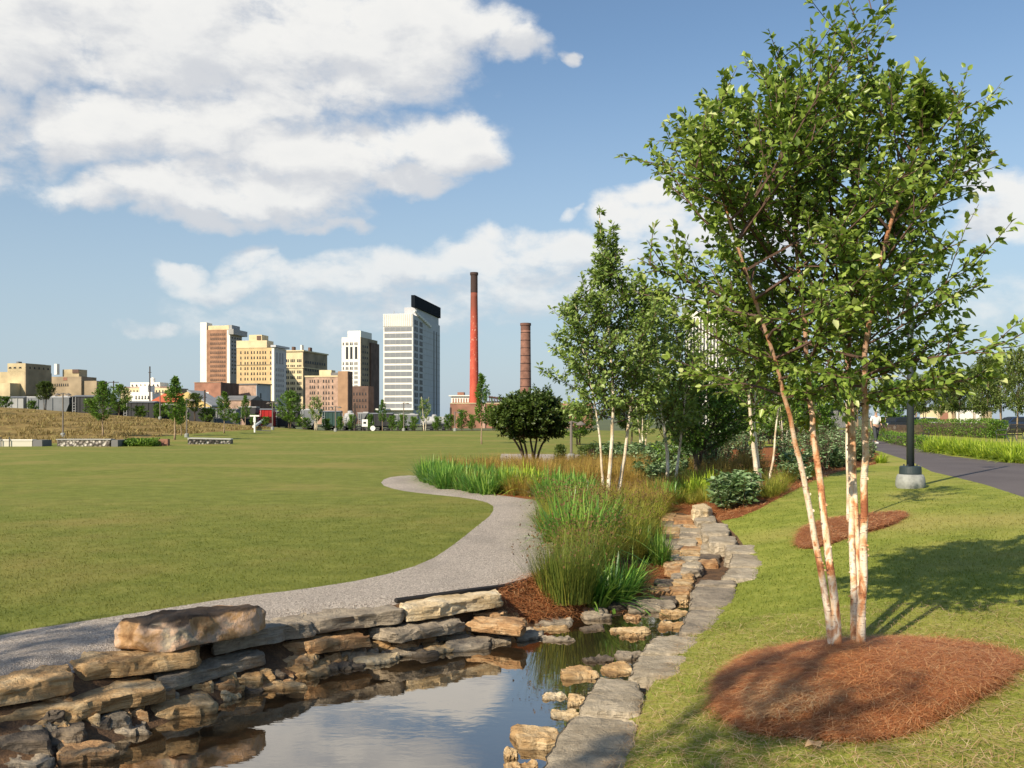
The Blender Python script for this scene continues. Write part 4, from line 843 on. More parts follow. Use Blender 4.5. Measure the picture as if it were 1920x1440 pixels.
# ---- far trees: prototypes in local space
def proto(name, label, h, r, c0, lm, bm, seed, nb=26, lf=.16, n_st=1, per=5, sub=5, incl=(1.1, .4), pr=None, tr=.07, spread=.5):
    rg = random.Random(seed); st = []
    for i in range(n_st):
        a = i * 2.1 + rg.random(); s = spread if n_st > 1 else .1
        st.append(([Vector((math.cos(a) * .1 * (n_st > 1), math.sin(a) * .1 * (n_st > 1), -.15)), Vector((math.cos(a) * s * .4, math.sin(a) * s * .4, h * .35)), Vector((math.cos(a) * s, math.sin(a) * s, h * .97))], tr, .015))
    return tree(name, label, st, env(pr or [(0, r * .6), (.25, r), (.5, r * .85), (.8, r * .42), (1, r * .12)]), c0, h, nb // n_st, lm, bm, seed, lf=lf, per=per, sub=sub, incl=incl, ctr=lambda z: (0, 0), ragged=.35)
PR = {'young': proto('young_tree', 'x', 4.6, 1.25, 1.1, LEAFG, TBARK, 21, nb=34), 'young2': proto('young_tree', 'x', 4.6, 1.1, 1.2, LEAFG, TBARK, 22, nb=34),
      'dense': proto('bushy_tree', 'x', 4.5, 1.9, .5, LEAFG, DBARK, 23, nb=44, lf=.2, n_st=2, incl=(1.2, .6), pr=[(0, 1.2), (.3, 1.9), (.6, 1.7), (.85, 1.1), (1, .4)]),
      'birch': proto('far_birch', 'x', 5., 1.15, 1.2, LEAFM, WBARK, 24, nb=36, n_st=3, lf=.15, spread=.6), 'bush': proto('leafy_bush', 'x', 2.0, 1.1, .1, LEAFG, DBARK, 25, nb=30, n_st=3, lf=.15, pr=[(0, .9), (.4, 1.1), (.8, .8), (1, .4)], tr=.03),
      'pale': proto('pale_tree', 'x', 5., 1.9, 1.1, LEAFP, TBARK, 26, nb=48, lf=.17, n_st=2, per=6, pr=[(0, 1.2), (.3, 1.9), (.6, 1.6), (.85, 1.0), (1, .4)]),
      'darkr': proto('round_street_tree', 'x', 4.8, 1.8, 1.5, LEAFD, DBARK, 27, nb=48, lf=.19, n_st=2, per=6, pr=[(0, 1.2), (.3, 1.8), (.6, 1.7), (.85, 1.1), (1, .4)])}
BASEH = {'young': 4.6, 'young2': 4.6, 'dense': 4.5, 'birch': 5., 'bush': 2.0, 'pale': 5., 'darkr': 4.8}
BASER = {'young': 1.25, 'young2': 1.1, 'dense': 1.9, 'birch': 1.15, 'bush': 1.1, 'pale': 1.9, 'darkr': 1.8}
def ft(kind, px, D, top, wpx, label, group=None, base=None):
    z0 = tz((px - CX) / F * D, D) if base is None else zat(base, D); h = zat(top, D) - z0; r_ = wpx / 2 * D / F
    k = h / BASEH[kind]; kr = r_ / BASER[kind]
    return place(PR[kind], USED, ((px - CX) / F * D, D, z0), random.uniform(0, 6.28), (kr, kr, k), label, group)
YG = 'young trees around the lawn and embankment'
ft('young', 193, 70, 716, 66, 'young green tree with a pale trunk standing behind the gabion planter', YG)
ft('young2', 327, 68, 708, 62, 'pointed bright green young tree on the embankment toe left of the low stone wall', YG)
ft('young', 340, 74, 745, 44, 'second slim young tree just right of the pointed bright one', YG)
ft('young2', 420, 80, 736, 42, 'small young tree with a white trunk at the end of the low stone wall', YG)
ft('darkr', 84, 100, 716, 50, 'round dark young tree in front of the grey freight car at far left', YG)
ft('dense', 222, 105, 722, 60, 'bushy tree against the black freight car right of the gabion planter tree', YG)
ft('darkr', 366, 105, 738, 44, 'tree with orange tinged leaves in front of the yellow gable', YG)
ft('young', 460, 110, 742, 30, 'thin grey green young tree left of the ramp', YG)
ft('dense', 543, 100, 734, 62, 'bushiest bright green tree right of the ramp', YG)
ft('birch', 592, 100, 738, 36, 'sparse tree in front of the low brick building', YG)
ft('young', 717, 100, 750, 26, 'young tree at the foot of the white office tower, left corner', YG)
ft('birch', 796, 100, 742, 32, 'multi-stemmed birch at the foot of the white office tower, right side', YG)
ft('young2', 903, 62, 703, 48, 'staked thin tree in front of the red chimney', YG)
for i, (px, top, wd, lb) in enumerate([(475,778,20,'bush beside the white signpost'), (498,782,22,'bush at the foot of the ramp'), (637,782,20,'round bush left of the white sign'), (659,778,24,'bush just left of the small white sign'), (694,778,20,'bush above the white disc'), (735,780,28,'bush right of the young tree by the office tower'), (755,778,30,'second bush along the back of the lawn below the office tower'),
      (776,782,26,'third bush along the back of the lawn below the office tower'), (820,782,30,'bush right of the multi-stemmed far birch'), (842,778,30,'bush below the gap between tower and brick plant'), (866,770,36,'tall bush in front of the left end of the brick plant'), (885,778,28,'bush at the foot of the brick plant'), (925,766,40,'bush between the staked tree and the rounded shrub tree'), (570,784,40,'bush at the back of the lawn right of the bushiest tree'), (612,786,30,'bush under the dark freight car')]):
    ft('bush', px, 104, top, wd, lb, 'bushes along the far edge of the lawn')
for px, D, top, wd, lb in [(8, 104, 744, 40, 'bush on the embankment crest at the left frame edge'), (60, 108, 752, 30, 'bush on the embankment crest left of the round dark tree'), (170, 106, 748, 44, 'dark bush on the crest left of the gabion planter tree'), (262, 106, 762, 40, 'bush at the foot of the black graffiti freight car'), (300, 104, 758, 36, 'bush on the crest left of the pointed young tree'), (388, 106, 765, 40, 'bush on the crest right of the orange tinged tree'), (440, 106, 775, 34, 'bush behind the small white trunked young tree')]:
    ft('bush', px, D, top, wd, lb, 'bushes on the embankment crest')
# mid right trees behind the garden
for kind, px, D, top, wd, lb in [('dense', 1085, 60, 755, 90, 'bushy green tree behind the white stemmed birch, left one'), ('darkr', 1180, 55, 745, 110, 'dark tree filling the gap behind the middle birches'), ('birch', 1205, 48, 740, 70, 'pale stemmed birch behind the middle of the garden'),
     ('darkr', 1400, 60, 700, 120, 'dark tree behind the right bed birch'), ('birch', 1350, 46, 735, 60, 'pale stemmed birch behind the dark spreading tree'), ('dense', 1500, 70, 700, 120, 'green tree behind the garden left of the big birch trunks'), ('birch', 1470, 42, 745, 60, 'slim pale stemmed birch near the asphalt path'),
     ('dense', 1375, 44, 728, 120, 'low dense green tree behind the leaning white birch'), ('dense', 1445, 50, 722, 110, 'low dense green tree behind the slim partner stem of the leaning birch'), ('dense', 1535, 56, 716, 110, 'low dense green tree behind the leftmost big birch trunks'), ('pale', 1610, 72, 700, 100, 'paler tree behind the right pair of big birch trunks'), ('darkr', 1590, 80, 700, 110, 'dark tree behind the big birch trunks'), ('dense', 1680, 105, 715, 80, 'green tree left of the tall lamp post pole in the distance'),
     ('darkr', 1735, 88, 712, 60, 'round dark street tree left of the beige building'), ('darkr', 1795, 84, 705, 70, 'round dark street tree in front of the beige building'), ('pale', 1850, 66, 668, 96, 'pale sunlit tree behind the hedge at right'), ('pale', 1905, 60, 655, 80, 'pale sunlit tree cut by the right frame edge'),
     ('pale', 1760, 98, 700, 50, 'pale sunlit tree between the two round street trees'), ('pale', 1720, 118, 700, 80, 'pale tree far behind the lamp post pole'), ('pale', 1790, 120, 690, 90, 'broad pale tree behind the beige building'), ('pale', 1880, 100, 665, 100, 'broad pale tree behind the bench at right'), ('pale', 1660, 122, 705, 70, 'pale tree beyond the walker in white'), ('pale', 1825, 110, 690, 60, 'pale tree behind the parked car at right')]:
    ft(kind, px, D, top, wd, lb, 'trees around the asphalt path')
for px, D, wd, hh, lb in [(1051, 36, 32, 30, 'round clipped black green shrub left of the slender birch'), (1102, 37, 36, 30, 'round clipped dark shrub behind the slender birch stems'), (1135, 38, 34, 28, 'round clipped dark shrub right of the slender birch stems')]:
    pass
def leafbox(name, label, pts, wd, h, n, m, lf, cat='hedge', rounded=True):
    """clipped hedge along a polyline: leaves on and inside a rounded box"""
    pts = [Vector((p[0], p[1])) for p in pts]; seg = [(b - a).length for a, b in zip(pts, pts[1:])]; tot = sum(seg); P, D = [], []
    root = empty(name, (0, 0, 0), label=label, cat=cat); stem = MB()
    for _ in range(n):
        t = random.random() * tot; i = 0
        while t > seg[i] and i < len(seg) - 1: t -= seg[i]; i += 1
        a = pts[i].lerp(pts[i + 1], t / seg[i]); dr = (pts[i + 1] - pts[i]).normalized(); nn = Vector((-dr.y, dr.x)); ph = random.uniform(-.2, math.pi + .2); rr = random.uniform(.82, 1.04) + .1 * noise.noise(Vector((a.x * 1.3, a.y * 1.3, ph * 1.2)))
        q = .55 if rounded else .4; cx_, cz_ = math.copysign(abs(math.cos(ph)) ** q, math.cos(ph)), max(-.1, math.copysign(abs(math.sin(ph)) ** q, math.sin(ph)))
        x, y = a.x + nn.x * cx_ * wd / 2 * rr, a.y + nn.y * cx_ * wd / 2 * rr
        z = tz(a.x, a.y) + (.02 + random.random() * h * .5 if random.random() < .5 and abs(cx_) > .6 else h * cz_ * rr); P.append((x, y, z))
        if random.random() < .3:
            e_, o_ = (pts[0], pts[0] - pts[1]) if random.random() < .5 else (pts[-1], pts[-1] - pts[-2]); o_ = o_.normalized() * random.uniform(-.1, .12) * wd; q_ = random.uniform(-.5, .5) * wd; n2 = Vector((-o_.y, o_.x)).normalized() if o_.length > 1e-4 else Vector((1, 0)); P[-1] = (e_.x + o_.x + n2.x * q_, e_.y + o_.y + n2.y * q_, tz(e_.x, e_.y) + random.random() * h * .95)
        D.append((nn.x * cx_ + random.gauss(0, .6), nn.y * cx_ + random.gauss(0, .6), cz_ + random.gauss(0, .5)))
    for k in range(int(tot / .5) + 1):
        t = min(k * .5, tot * .999); i = 0
        while t > seg[i] and i < len(seg) - 1: t -= seg[i]; i += 1
        a = pts[i].lerp(pts[i + 1], t / seg[i]); z = tz(a.x, a.y); stem.tube([(a.x, a.y, z - .05), (a.x + .03, a.y, z + h * .8)], [.03, .01], 4)
    core = MB(); 
    for i in range(len(pts) - 1):
        dr = (pts[i + 1] - pts[i]).normalized(); nn = Vector((-dr.y, dr.x)) * wd * .34; a, b = pts[i] + dr * (.45 * wd if i == 0 else 0), pts[i + 1] - dr * (.45 * wd if i == len(pts) - 2 else 0)
        if (b - a).dot(dr) <= 0: continue
        za, zb = tz(a.x, a.y), tz(b.x, b.y)
        core.add([(*(a - nn), za), (*(a + nn), za), (*(b + nn), zb), (*(b - nn), zb), (*(a - nn * .8), za + h * .8), (*(a + nn * .8), za + h * .8), (*(b + nn * .8), zb + h * .8), (*(b - nn * .8), zb + h * .8)], [(3, 2, 1, 0), (4, 5, 6, 7), (0, 1, 5, 4), (1, 2, 6, 5), (2, 3, 7, 6), (3, 0, 4, 7)])
    core.build('inner_twigs', DBARK, root)
    P, D = np.array(P), np.array(D); k = len(P); L = lf * rng.uniform(.6, 1.3, k); leaves('foliage', P, D, L, L * .6, m, root, hi=False)
    return root
def ap(px, D): v = A(px, D); return (v.x, v.y)
leafbox('clipped_hedge', 'long clipped green hedge behind the lime green daylilies', [ap(1722, 78), ap(1800, 70), ap(1870, 62)], 1.3, 1.2, 9000, LEAFG, .11)
leafbox('low_hedge', 'low clipped hedge along the far side of the asphalt path', [ap(1648, 62), ap(1690, 48), ap(1745, 40)], 1.0, .5, 5000, LEAFG, .09)
leafbox('clipped_shrub', 'round clipped black green shrub left of the slender birch', [ap(1044, 36), ap(1058, 36)], .7, .72, 1500, LEAFD, .07, 'shrub')
leafbox('clipped_shrub', 'long clipped dark shrub behind the slender birch stems', [ap(1092, 37), ap(1150, 37.5)], .8, .72, 3500, LEAFD, .07, 'shrub')
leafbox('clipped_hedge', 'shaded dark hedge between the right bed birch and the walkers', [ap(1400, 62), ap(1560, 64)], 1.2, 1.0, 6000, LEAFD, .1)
lil = [(1742,30,.0),]
LB = 'lime green daylily clump between asphalt path and hedge'
for i in range(60):
    t = i / 59; D = 37.5 - 10.5 * t ** .8 + random.uniform(0, 2.6); px = 1748 + 180 * t + random.uniform(-6, 6)
    put(lilyp, px, D, sc=random.uniform(.8, 1.05), label=LB, group='daylilies beside the asphalt path')
put(lilyp, 1652, py=868, sc=.5, label='small lone lime green plant at the edge of the bed by the asphalt path', group='daylilies beside the asphalt path')
# ------------------------------------------------------------------ city
def brick(name, c, v=.3, sc=.25):
    return mat(name, color=c, rough=.9, var=v, vscale=sc)
GLASSD = mat('dark_window_glass', color=(.02, .025, .03), rough=.5, spec=.25)
GLASSG = mat('grey_window_glass', color=(.20, .22, .25), rough=.4, spec=.4)
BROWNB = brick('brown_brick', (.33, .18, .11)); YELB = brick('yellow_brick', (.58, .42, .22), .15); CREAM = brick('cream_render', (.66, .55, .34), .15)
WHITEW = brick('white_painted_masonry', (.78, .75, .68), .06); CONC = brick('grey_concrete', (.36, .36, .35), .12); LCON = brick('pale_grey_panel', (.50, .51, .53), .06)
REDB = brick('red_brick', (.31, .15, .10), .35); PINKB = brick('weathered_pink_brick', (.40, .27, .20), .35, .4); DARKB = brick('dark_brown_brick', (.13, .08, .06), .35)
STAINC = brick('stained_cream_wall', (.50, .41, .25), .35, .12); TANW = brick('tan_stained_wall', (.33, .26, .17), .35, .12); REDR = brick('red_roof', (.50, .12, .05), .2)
BLACKP = mat('black_cladding', color=(.010, .014, .020), rough=.9, spec=.1); ROOFG = brick('grey_roof', (.16, .16, .16), .2); DSTEEL = mat('dark_green_grey_steel', color=(.045, .065, .065), rough=.5, metal=.0)
class Bld:
    def __init__(s, name, label, D, xc, xl, xr, th=12, cat='building', base=806, floor=None):
        s.D, s.xc, s.th = D, xc, R(th); s.C = A(xc, D, -1.0); s.z0 = -1.0
        s.root = empty(name, tuple(s.C), -s.th, label=label, cat=cat); s.n = 0
        s.dl = Vector((-math.cos(s.th), math.sin(s.th))); s.dr = Vector((math.sin(s.th), math.cos(s.th))); s.wl = s.run(s.dl, xl); s.wr = s.run(s.dr, xr)
    def run(s, d, px):
        k = (px - CX) / F; t = (k * s.C.y - s.C.x) / (d.x - k * d.y); return max(0, t)
    def h(s, py): return zat(py, s.D) - s.z0
    def u(s, px): return -s.run(s.dl, px)          # local x on the lit face
    def v(s, px): return s.run(s.dr, px)           # local y on the shaded face
    def block(s, part, m, top, x0=None, x1=None, y0=None, y1=None, bot=None, par=None):
        x0 = -s.wl if x0 is None else x0; x1 = 0 if x1 is None else x1; y0 = 0 if y0 is None else y0; y1 = s.wr if y1 is None else y1
        mb = MB(); mb.box(x0, x1, y0, y1, 0 if bot is None else s.h(bot), s.h(top)); return mb.build(part, m, par or s.root)
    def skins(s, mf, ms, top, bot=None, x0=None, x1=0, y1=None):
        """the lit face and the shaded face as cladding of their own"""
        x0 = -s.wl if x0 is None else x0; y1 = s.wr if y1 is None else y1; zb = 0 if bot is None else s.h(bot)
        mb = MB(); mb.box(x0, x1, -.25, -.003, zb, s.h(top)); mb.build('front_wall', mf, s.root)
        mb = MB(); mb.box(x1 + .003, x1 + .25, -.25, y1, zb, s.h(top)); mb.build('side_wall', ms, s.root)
    def wins(s, face, cols, rows, w, h, m, off=.25):
        """cols: photo x of each window centre, rows: photo y of the sills at the corner, w, h in pixels"""
        ww, hh = w * s.D / F, h * s.D / F; pr = None; extra = MB()
        if face == 's': ww = max(.6, ww)
        for r_ in rows:
            for c in cols:
                z = s.h(r_); 
                if face == 'f': loc = (s.u(c), -off - .04, z)
                else: loc = (off + .04, s.v(c), z)
                a = ww / 2 if face == 'f' else (s.v(c + w / 2) - s.v(c - w / 2)) / 2
                if s.n < 96:
                    if pr is None:
                        mb = MB(); 
                        if face == 'f': mb.box(-a, a, -.02, .03, 0, hh); mb.box(-a - .1, a + .1, -.12, .03, -.22, -.01)
                        else: mb.box(-.03, .02, -a, a, 0, hh); mb.box(-.03, .12, -a - .1, a + .1, -.22, -.01)
                        o = pr = mb.build('window', m, s.root)
                    else: o = pr.copy(); col.objects.link(o); o.parent = s.root
                    o.location = loc; s.n += 1
                else:
                    if face == 'f': extra.box(loc[0] - a, loc[0] + a, loc[1] - .02, loc[1] + .03, z, z + hh)
                    else: extra.box(loc[0] - .03, loc[0] + .02, loc[1] - a, loc[1] + a, z, z + hh)
        if extra.v: extra.build('window', m, s.root)['kind'] = 'stuff'
def lin(a, b, n): return [a + (b - a) * i / (n - 1) for i in range(n)] if n > 1 else [a]
# brown brick tower
B = Bld('office_tower', 'tall brown brick tower with a white stair strip, leftmost of the downtown towers', 560, 430, 388, 453, 8)
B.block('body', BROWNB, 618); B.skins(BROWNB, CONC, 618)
B.block('white_strip', WHITEW, 604, x0=B.u(376), x1=-B.wl - .01, y0=-.4, y1=7)
B.block('corner_strip', WHITEW, 619, x0=-1.2, x1=.6, y0=-.6, y1=.8)
B.block('attic', CREAM, 609, x0=B.u(426), x1=0, y0=1, y1=B.wr - 1, bot=617.9) if False else B.block('attic', CREAM, 610, x0=-B.wl + .5, x1=-.5, y0=.5, y1=B.wr * .6, bot=617.9)
B.block('cornice', CONC, 617, x0=-.2, x1=3.0, y0=-1.0, y1=B.wr + 1.5, bot=627)
B.block('roof_house', CONC, 609, x0=-3, x1=1.2, y0=.7, y1=B.wr * .7, bot=616.8)
B.wins('f', lin(396, 422, 8), lin(628, 722, 12), 1.7, 3.4, GLASSD); B.wins('s', [435, 440, 445, 449.5], lin(634, 700, 10), 2.6, 3.2, GLASSD)
# yellow tower
B = Bld('office_tower', 'yellow brick tower with a stepped cream top beside the brown brick tower', 520, 513, 444, 536, 10)
B.block('body', YELB, 652); B.skins(YELB, LCON, 652, x1=0)
B.block('corner_strip', WHITEW, 649, x0=-.9, x1=.5, y0=-.5, y1=.8)
B.block('upper_storey', CREAM, 638, x1=B.u(501), y0=-.5, y1=B.wr * .5, bot=651.9); B.block('penthouse', CREAM, 627, x0=B.u(466), x1=B.u(490), y0=.6, y1=9, bot=637.9); B.block('chimney_box', DARKB, 629, x0=B.u(481), x1=B.u(488), y0=.2, y1=.5, bot=637)
B.block('cornice', LCON, 647, x0=-1.2, x1=1.8, y0=-1.2, y1=B.wr + 1, bot=651)
B.block('belt_course', TANW, 683, x0=-B.wl, x1=-1, y0=-.6, y1=-.26, bot=684)
for cs in (lin(460, 465, 2), lin(472, 477, 2), lin(483, 488, 2), lin(493.5, 498, 2), [452, 508]): B.wins('f', cs, lin(662, 712, 6), 2.2, 4, GLASSD)
B.wins('s', [518, 522, 526, 530], lin(694, 744, 6), 2.2, 4.2, GLASSG); B.wins('s', [518.5, 524, 529], [680], 3, 20, GLASSG)
# cream and dark tower
B = Bld('office_building', 'cream and brown office block with rooftop tanks between the yellow and white towers', 600, 568, 534, 613, 12)
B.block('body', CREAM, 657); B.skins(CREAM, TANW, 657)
B.block('cornice', CREAM, 656.5, x0=-B.wl - .5, x1=1.0, y0=-1, y1=B.wr + .5, bot=659); B.block('belt_course', CREAM, 688, x0=-B.wl, x1=.7, y0=-.7, y1=B.wr, bot=690)
for k, (a, b) in enumerate(((540, 4), (551, 3), (561, 4))): B.block('water_tank', [DARKB, WHITEW, DARKB][k], 649 - 4 * (k == 1), x0=B.u(a + 3), x1=B.u(a + 3 + b), y0=3 + k * 4, y1=6 + k * 4, bot=657)
B.wins('f', [538, 541, 546, 549, 552, 558.5, 561.5, 564.5], lin(678, 752, 8), 2.1, 4.6, GLASSD); B.wins('s', lin(573, 608, 9), lin(680, 750, 6), 2.8, 4.4, GLASSD)
# white and dark tower
B = Bld('office_tower', 'white fronted tower with dark side left of the white office tower', 560, 676, 641, 707, 12)
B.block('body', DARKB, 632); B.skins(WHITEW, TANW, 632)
B.block('upper_block', WHITEW, 620, x0=B.u(652), x1=.2, y0=-.2, y1=B.wr * .65, bot=631.9); B.block('side_wing', DARKB, 639, x0=.3, x1=1.4, y0=B.wr * .5, y1=B.wr + .1)
B.wins('f', [644, 649.5, 652.5, 657.5, 660.5, 666, 669.5], [646, 683, 692, 701, 709, 718, 726, 735], 2., 4.2, GLASSD)
B.wins('f', [651, 659, 668], [672], 4.6, 22, GLASSD); B.wins('s', [680, 684, 688], lin(650, 735, 9), 2, 3.6, GLASSD)
# white office tower
B = Bld('office_tower', 'tallest white office tower with banded glazing and a black sloping roof screen', 450, 774, 719, 824, 9)
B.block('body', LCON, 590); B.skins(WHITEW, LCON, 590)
B.block('parapet', WHITEW, 588, y0=-.5, y1=1.5, bot=611.5)
for k in range(15): B.block('fin', CONC, 589, x0=-B.wl * (k + .5) / 15 - .05, x1=-B.wl * (k + .5) / 15 + .12, y0=-.62, y1=-.51, bot=611)
for k, z in enumerate(lin(621, 765, 13)):
    b_ = B.block('window_band', GLASSG, z - 8.2, x0=-B.wl + .6, x1=-.6, y0=-.34, y1=-.26, bot=z)
    mb = MB(); 
    for q in range(26): x = -B.wl + .6 + (B.wl - 1.2) * q / 25; mb.box(x - .07, x + .07 + (.12 if q % 5 == 0 else 0), -.42, -.35, B.h(z), B.h(z - 8.2))
    mb.build('mullion', CONC, b_)
B.wins('s', [777.5, 781, 787, 790], lin(606, 768, 14), 2.6, 7.5, GLASSD)
for z in lin(612, 768, 14): B.block('panel_joint', CONC, z - .6, x0=.26, x1=.32, y0=B.v(793), y1=B.wr, bot=z)
for c in (812, 817): B.block('glazing_strip', GLASSD, 606, x0=.26, x1=.34, y0=B.v(c), y1=B.v(c + 1.3), bot=778)
B.block('upper_core', LCON, 573, x0=-6, x1=.1, y0=B.v(781), y1=B.v(822), bot=589.9)
mb = MB(); mb.box(-.9, .9, .3, B.wr * .98, B.h(575), B.h(553)); mb.build('roof_screen', BLACKP, B.root)
mb = MB(); n_ = 9
for k in range(n_):
    t = k / n_; mb.box(.26, 1.1, B.v(774) + B.wr * .62 * t, B.v(774) + B.wr * .62 * (t + 1 / n_) * .98, B.h(586 + 18 * t), B.h(582.5 + 17 * t))
mb.build('roof_stair', WHITEW, B.root)
mb = MB(); mb.tube([(-B.wl * .7, 3, B.h(588)), (-B.wl * .7, 3, B.h(581))], .12, 5); mb.build('antenna', CONC, B.root)
B.block('canopy', WHITEW, 766, x0=-B.wl - 3, x1=1, y0=-3, y1=-.3, bot=769)
# low brick block with pier
B = Bld('brick_building', 'pink brick warehouse with rows of small windows in front of the cream and brown block', 430, 634, 573, 636, 10)
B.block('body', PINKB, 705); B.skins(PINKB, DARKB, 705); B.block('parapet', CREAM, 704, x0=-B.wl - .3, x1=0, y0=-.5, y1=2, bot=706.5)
B.block('roof_house', CREAM, 693, x0=B.u(594), x1=B.u(617), y0=3, y1=8, bot=704.9); B.block('roof_plant', ROOFG, 698, x0=B.u(617), x1=B.u(632), y0=2, y1=7, bot=704.9)
B.wins('f', [582, 586, 590, 597, 607, 612, 617, 624], [716, 727, 738, 748, 758, 767], 1.9, 4.2, GLASSD)
B = Bld('brick_building', 'plain orange brown brick block joined to the right of the pink brick warehouse', 426, 652, 634, 660, 10)
B.block('body', brick('orange_brown_brick', (.36, .22, .13), .2), 696); B.skins(MATS['orange_brown_brick'], DARKB, 696)
B = Bld('brick_building', 'dark shaded block at the foot of the white fronted tower', 470, 690, 659, 700, 10); B.block('body', DARKB, 726); B.skins(DARKB, DARKB, 724)
B.wins('f', lin(664, 686, 5), [740, 752, 764], 2, 4, GLASSD)
# brick blocks at the foot of the brown tower
B = Bld('brick_building', 'windowless red brick block at the foot of the brown brick tower', 420, 414, 365, 447, 10)
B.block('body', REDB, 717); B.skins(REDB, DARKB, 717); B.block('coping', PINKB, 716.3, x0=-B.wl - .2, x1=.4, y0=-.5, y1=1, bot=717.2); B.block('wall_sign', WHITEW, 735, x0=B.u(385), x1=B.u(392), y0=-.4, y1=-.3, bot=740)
B = Bld('brick_building', 'brick building with a pale blue grey painted side at the foot of the yellow tower', 440, 481, 448, 507, 20)
B.block('body', REDB, 720); B.skins(PINKB, brick('pale_blue_paint', (.42, .47, .52), .1), 720); B.block('cornice', ROOFG, 719, x0=-B.wl, x1=1, y0=-.8, y1=B.wr, bot=721)
B.wins('f', [455, 461, 467, 474], [742], 2.4, 12, PINKB); B.wins('s', [488], [745], 2, 8, GLASSD)
B = Bld('low_warehouse', 'long low pinkish warehouse with a pitched roof below the red brick block', 380, 470, 395, 514, 6)
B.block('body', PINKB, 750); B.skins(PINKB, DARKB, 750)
mb = MB(); x0, x1, y1 = -B.wl, .2, 14; mb.add([(x0, -.6, B.h(751)), (x1, -.6, B.h(751)), (x1, y1, B.h(751)), (x0, y1, B.h(751)), (x0, y1 / 2, B.h(741)), (x1, y1 / 2, B.h(741))], [(0, 1, 5, 4), (2, 3, 4, 5), (0, 4, 3), (1, 2, 5), (3, 2, 1, 0)]); mb.build('roof', ROOFG, B.root)
# far left cream buildings
B = Bld('stained_building', 'stained cream warehouse with a tall square front at far left', 400, 47, -40, 96, 14)
B.block('body', STAINC, 697); B.skins(STAINC, TANW, 697)
B.block('tower_block', STAINC, 681, x0=B.u(15), x1=.3, y0=-.3, y1=B.wr * .75, bot=696.9)
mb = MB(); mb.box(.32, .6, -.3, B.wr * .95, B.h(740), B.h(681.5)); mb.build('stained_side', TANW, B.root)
B.wins('f', [20, 29, 39], [689.5], 5, 1.6, GLASSD, .3); B.wins('s', lin(54, 88, 5), [690], 2, 3, GLASSD, .6); B.block('annex', STAINC, 719, x0=B.u(-10), x1=B.u(39), y0=-6, y1=-.3)
B.block('roof_vent', ROOFG, 677, x0=B.u(24), x1=B.u(28), y0=2, y1=4, bot=681)
B = Bld('stained_building', 'lower tan factory block with a white duct stepping down right of the stained cream warehouse', 430, 152, 96, 180, 10)
B.block('body', TANW, 706); B.skins(TANW, TANW, 706); B.block('upper_block', STAINC, 692, x0=B.u(112), x1=B.u(143), y0=2, y1=8, bot=705.9); B.block('dark_end', DARKB, 692, x0=B.u(131), x1=B.u(143), y0=1.7, y1=1.99, bot=699)
B.block('duct', WHITEW, 682, x0=B.u(104), x1=B.u(109), y0=-.9, y1=1, bot=702); B.wins('f', lin(100, 128, 8), [723], 2, 4, GLASSD); B.wins('f', [123], [712], 8, 4.6, REDB)
B.block('step_block', TANW, 714, x0=.3, x1=7, y0=1, y1=9)
# low buildings between
B = Bld('cream_building', 'low cream building with red brick trim behind the dark freight cars', 360, 318, 226, 352, 10)
B.block('body', CREAM, 727); B.skins(CREAM, TANW, 727); B.block('trim', REDB, 725, x0=-B.wl, x1=.3, y0=-.5, y1=-.26, bot=726.4); B.block('roof_storey', WHITEW, 716, x0=B.u(236), x1=B.u(292), y0=3, y1=9, bot=726.9); B.wins('f', lin(234, 312, 14), [735], 2.2, 3.6, GLASSD); B.wins('f', lin(240, 288, 7), [722], 1.8, 2.2, GLASSD, -2.8)
mb = MB(); mb.lathe([(.9, B.h(716)), (.9, B.h(708)), (.1, B.h(706))], (B.u(273), 5), 10); mb.build('roof_tank', WHITEW, B.root)
B = Bld('white_building', 'small white building with arched windows in front of the low cream building', 340, 285, 245, 300, 12)
B.block('body', WHITEW, 735); B.skins(WHITEW, WHITEW, 735); B.block('gable', WHITEW, 723, x0=B.u(262), x1=B.u(278), y0=-.2, y1=4, bot=734.9); B.wins('f', lin(256, 279, 5), [747], 2.3, 5, GLASSD)
B = Bld('red_roof_building', 'low building under a long red roof right of the small white building', 320, 332, 284, 345, 8)
B.block('body', TANW, 753); mb = MB(); x0, x1, y1 = -B.wl - .5, .5, 16; mb.add([(x0, -1, B.h(754)), (x1, -1, B.h(754)), (x1, y1, B.h(754)), (x0, y1, B.h(754)), (x0 + 1, y1 / 2, B.h(736)), (x1 - 1, y1 / 2, B.h(736))], [(0, 1, 5, 4), (2, 3, 4, 5), (0, 4, 3), (1, 2, 5), (3, 2, 1, 0)]); mb.build('roof', REDR, B.root)
B = Bld('gabled_shed', 'yellow gabled shed with a sloping roof left of the pinkish warehouse', 300, 394, 344, 400, 5)
mb = MB(); x0 = -B.wl; xm = B.u(352); z1, z2 = B.h(761), B.h(734); mb.add([(x0, 0, 0), (0, 0, 0), (0, 0, z1), (xm, 0, z2), (x0, 0, B.h(738)), (x0, 12, 0), (0, 12, 0), (0, 12, z1), (xm, 12, z2), (x0, 12, B.h(738))], [(0, 1, 2, 3, 4), (9, 8, 7, 6, 5), (1, 6, 7, 2), (3, 8, 9, 4), (0, 4, 9, 5), (5, 6, 1, 0)]); mb.build('wall', brick('yellow_render', (.60, .44, .18), .12), B.root)
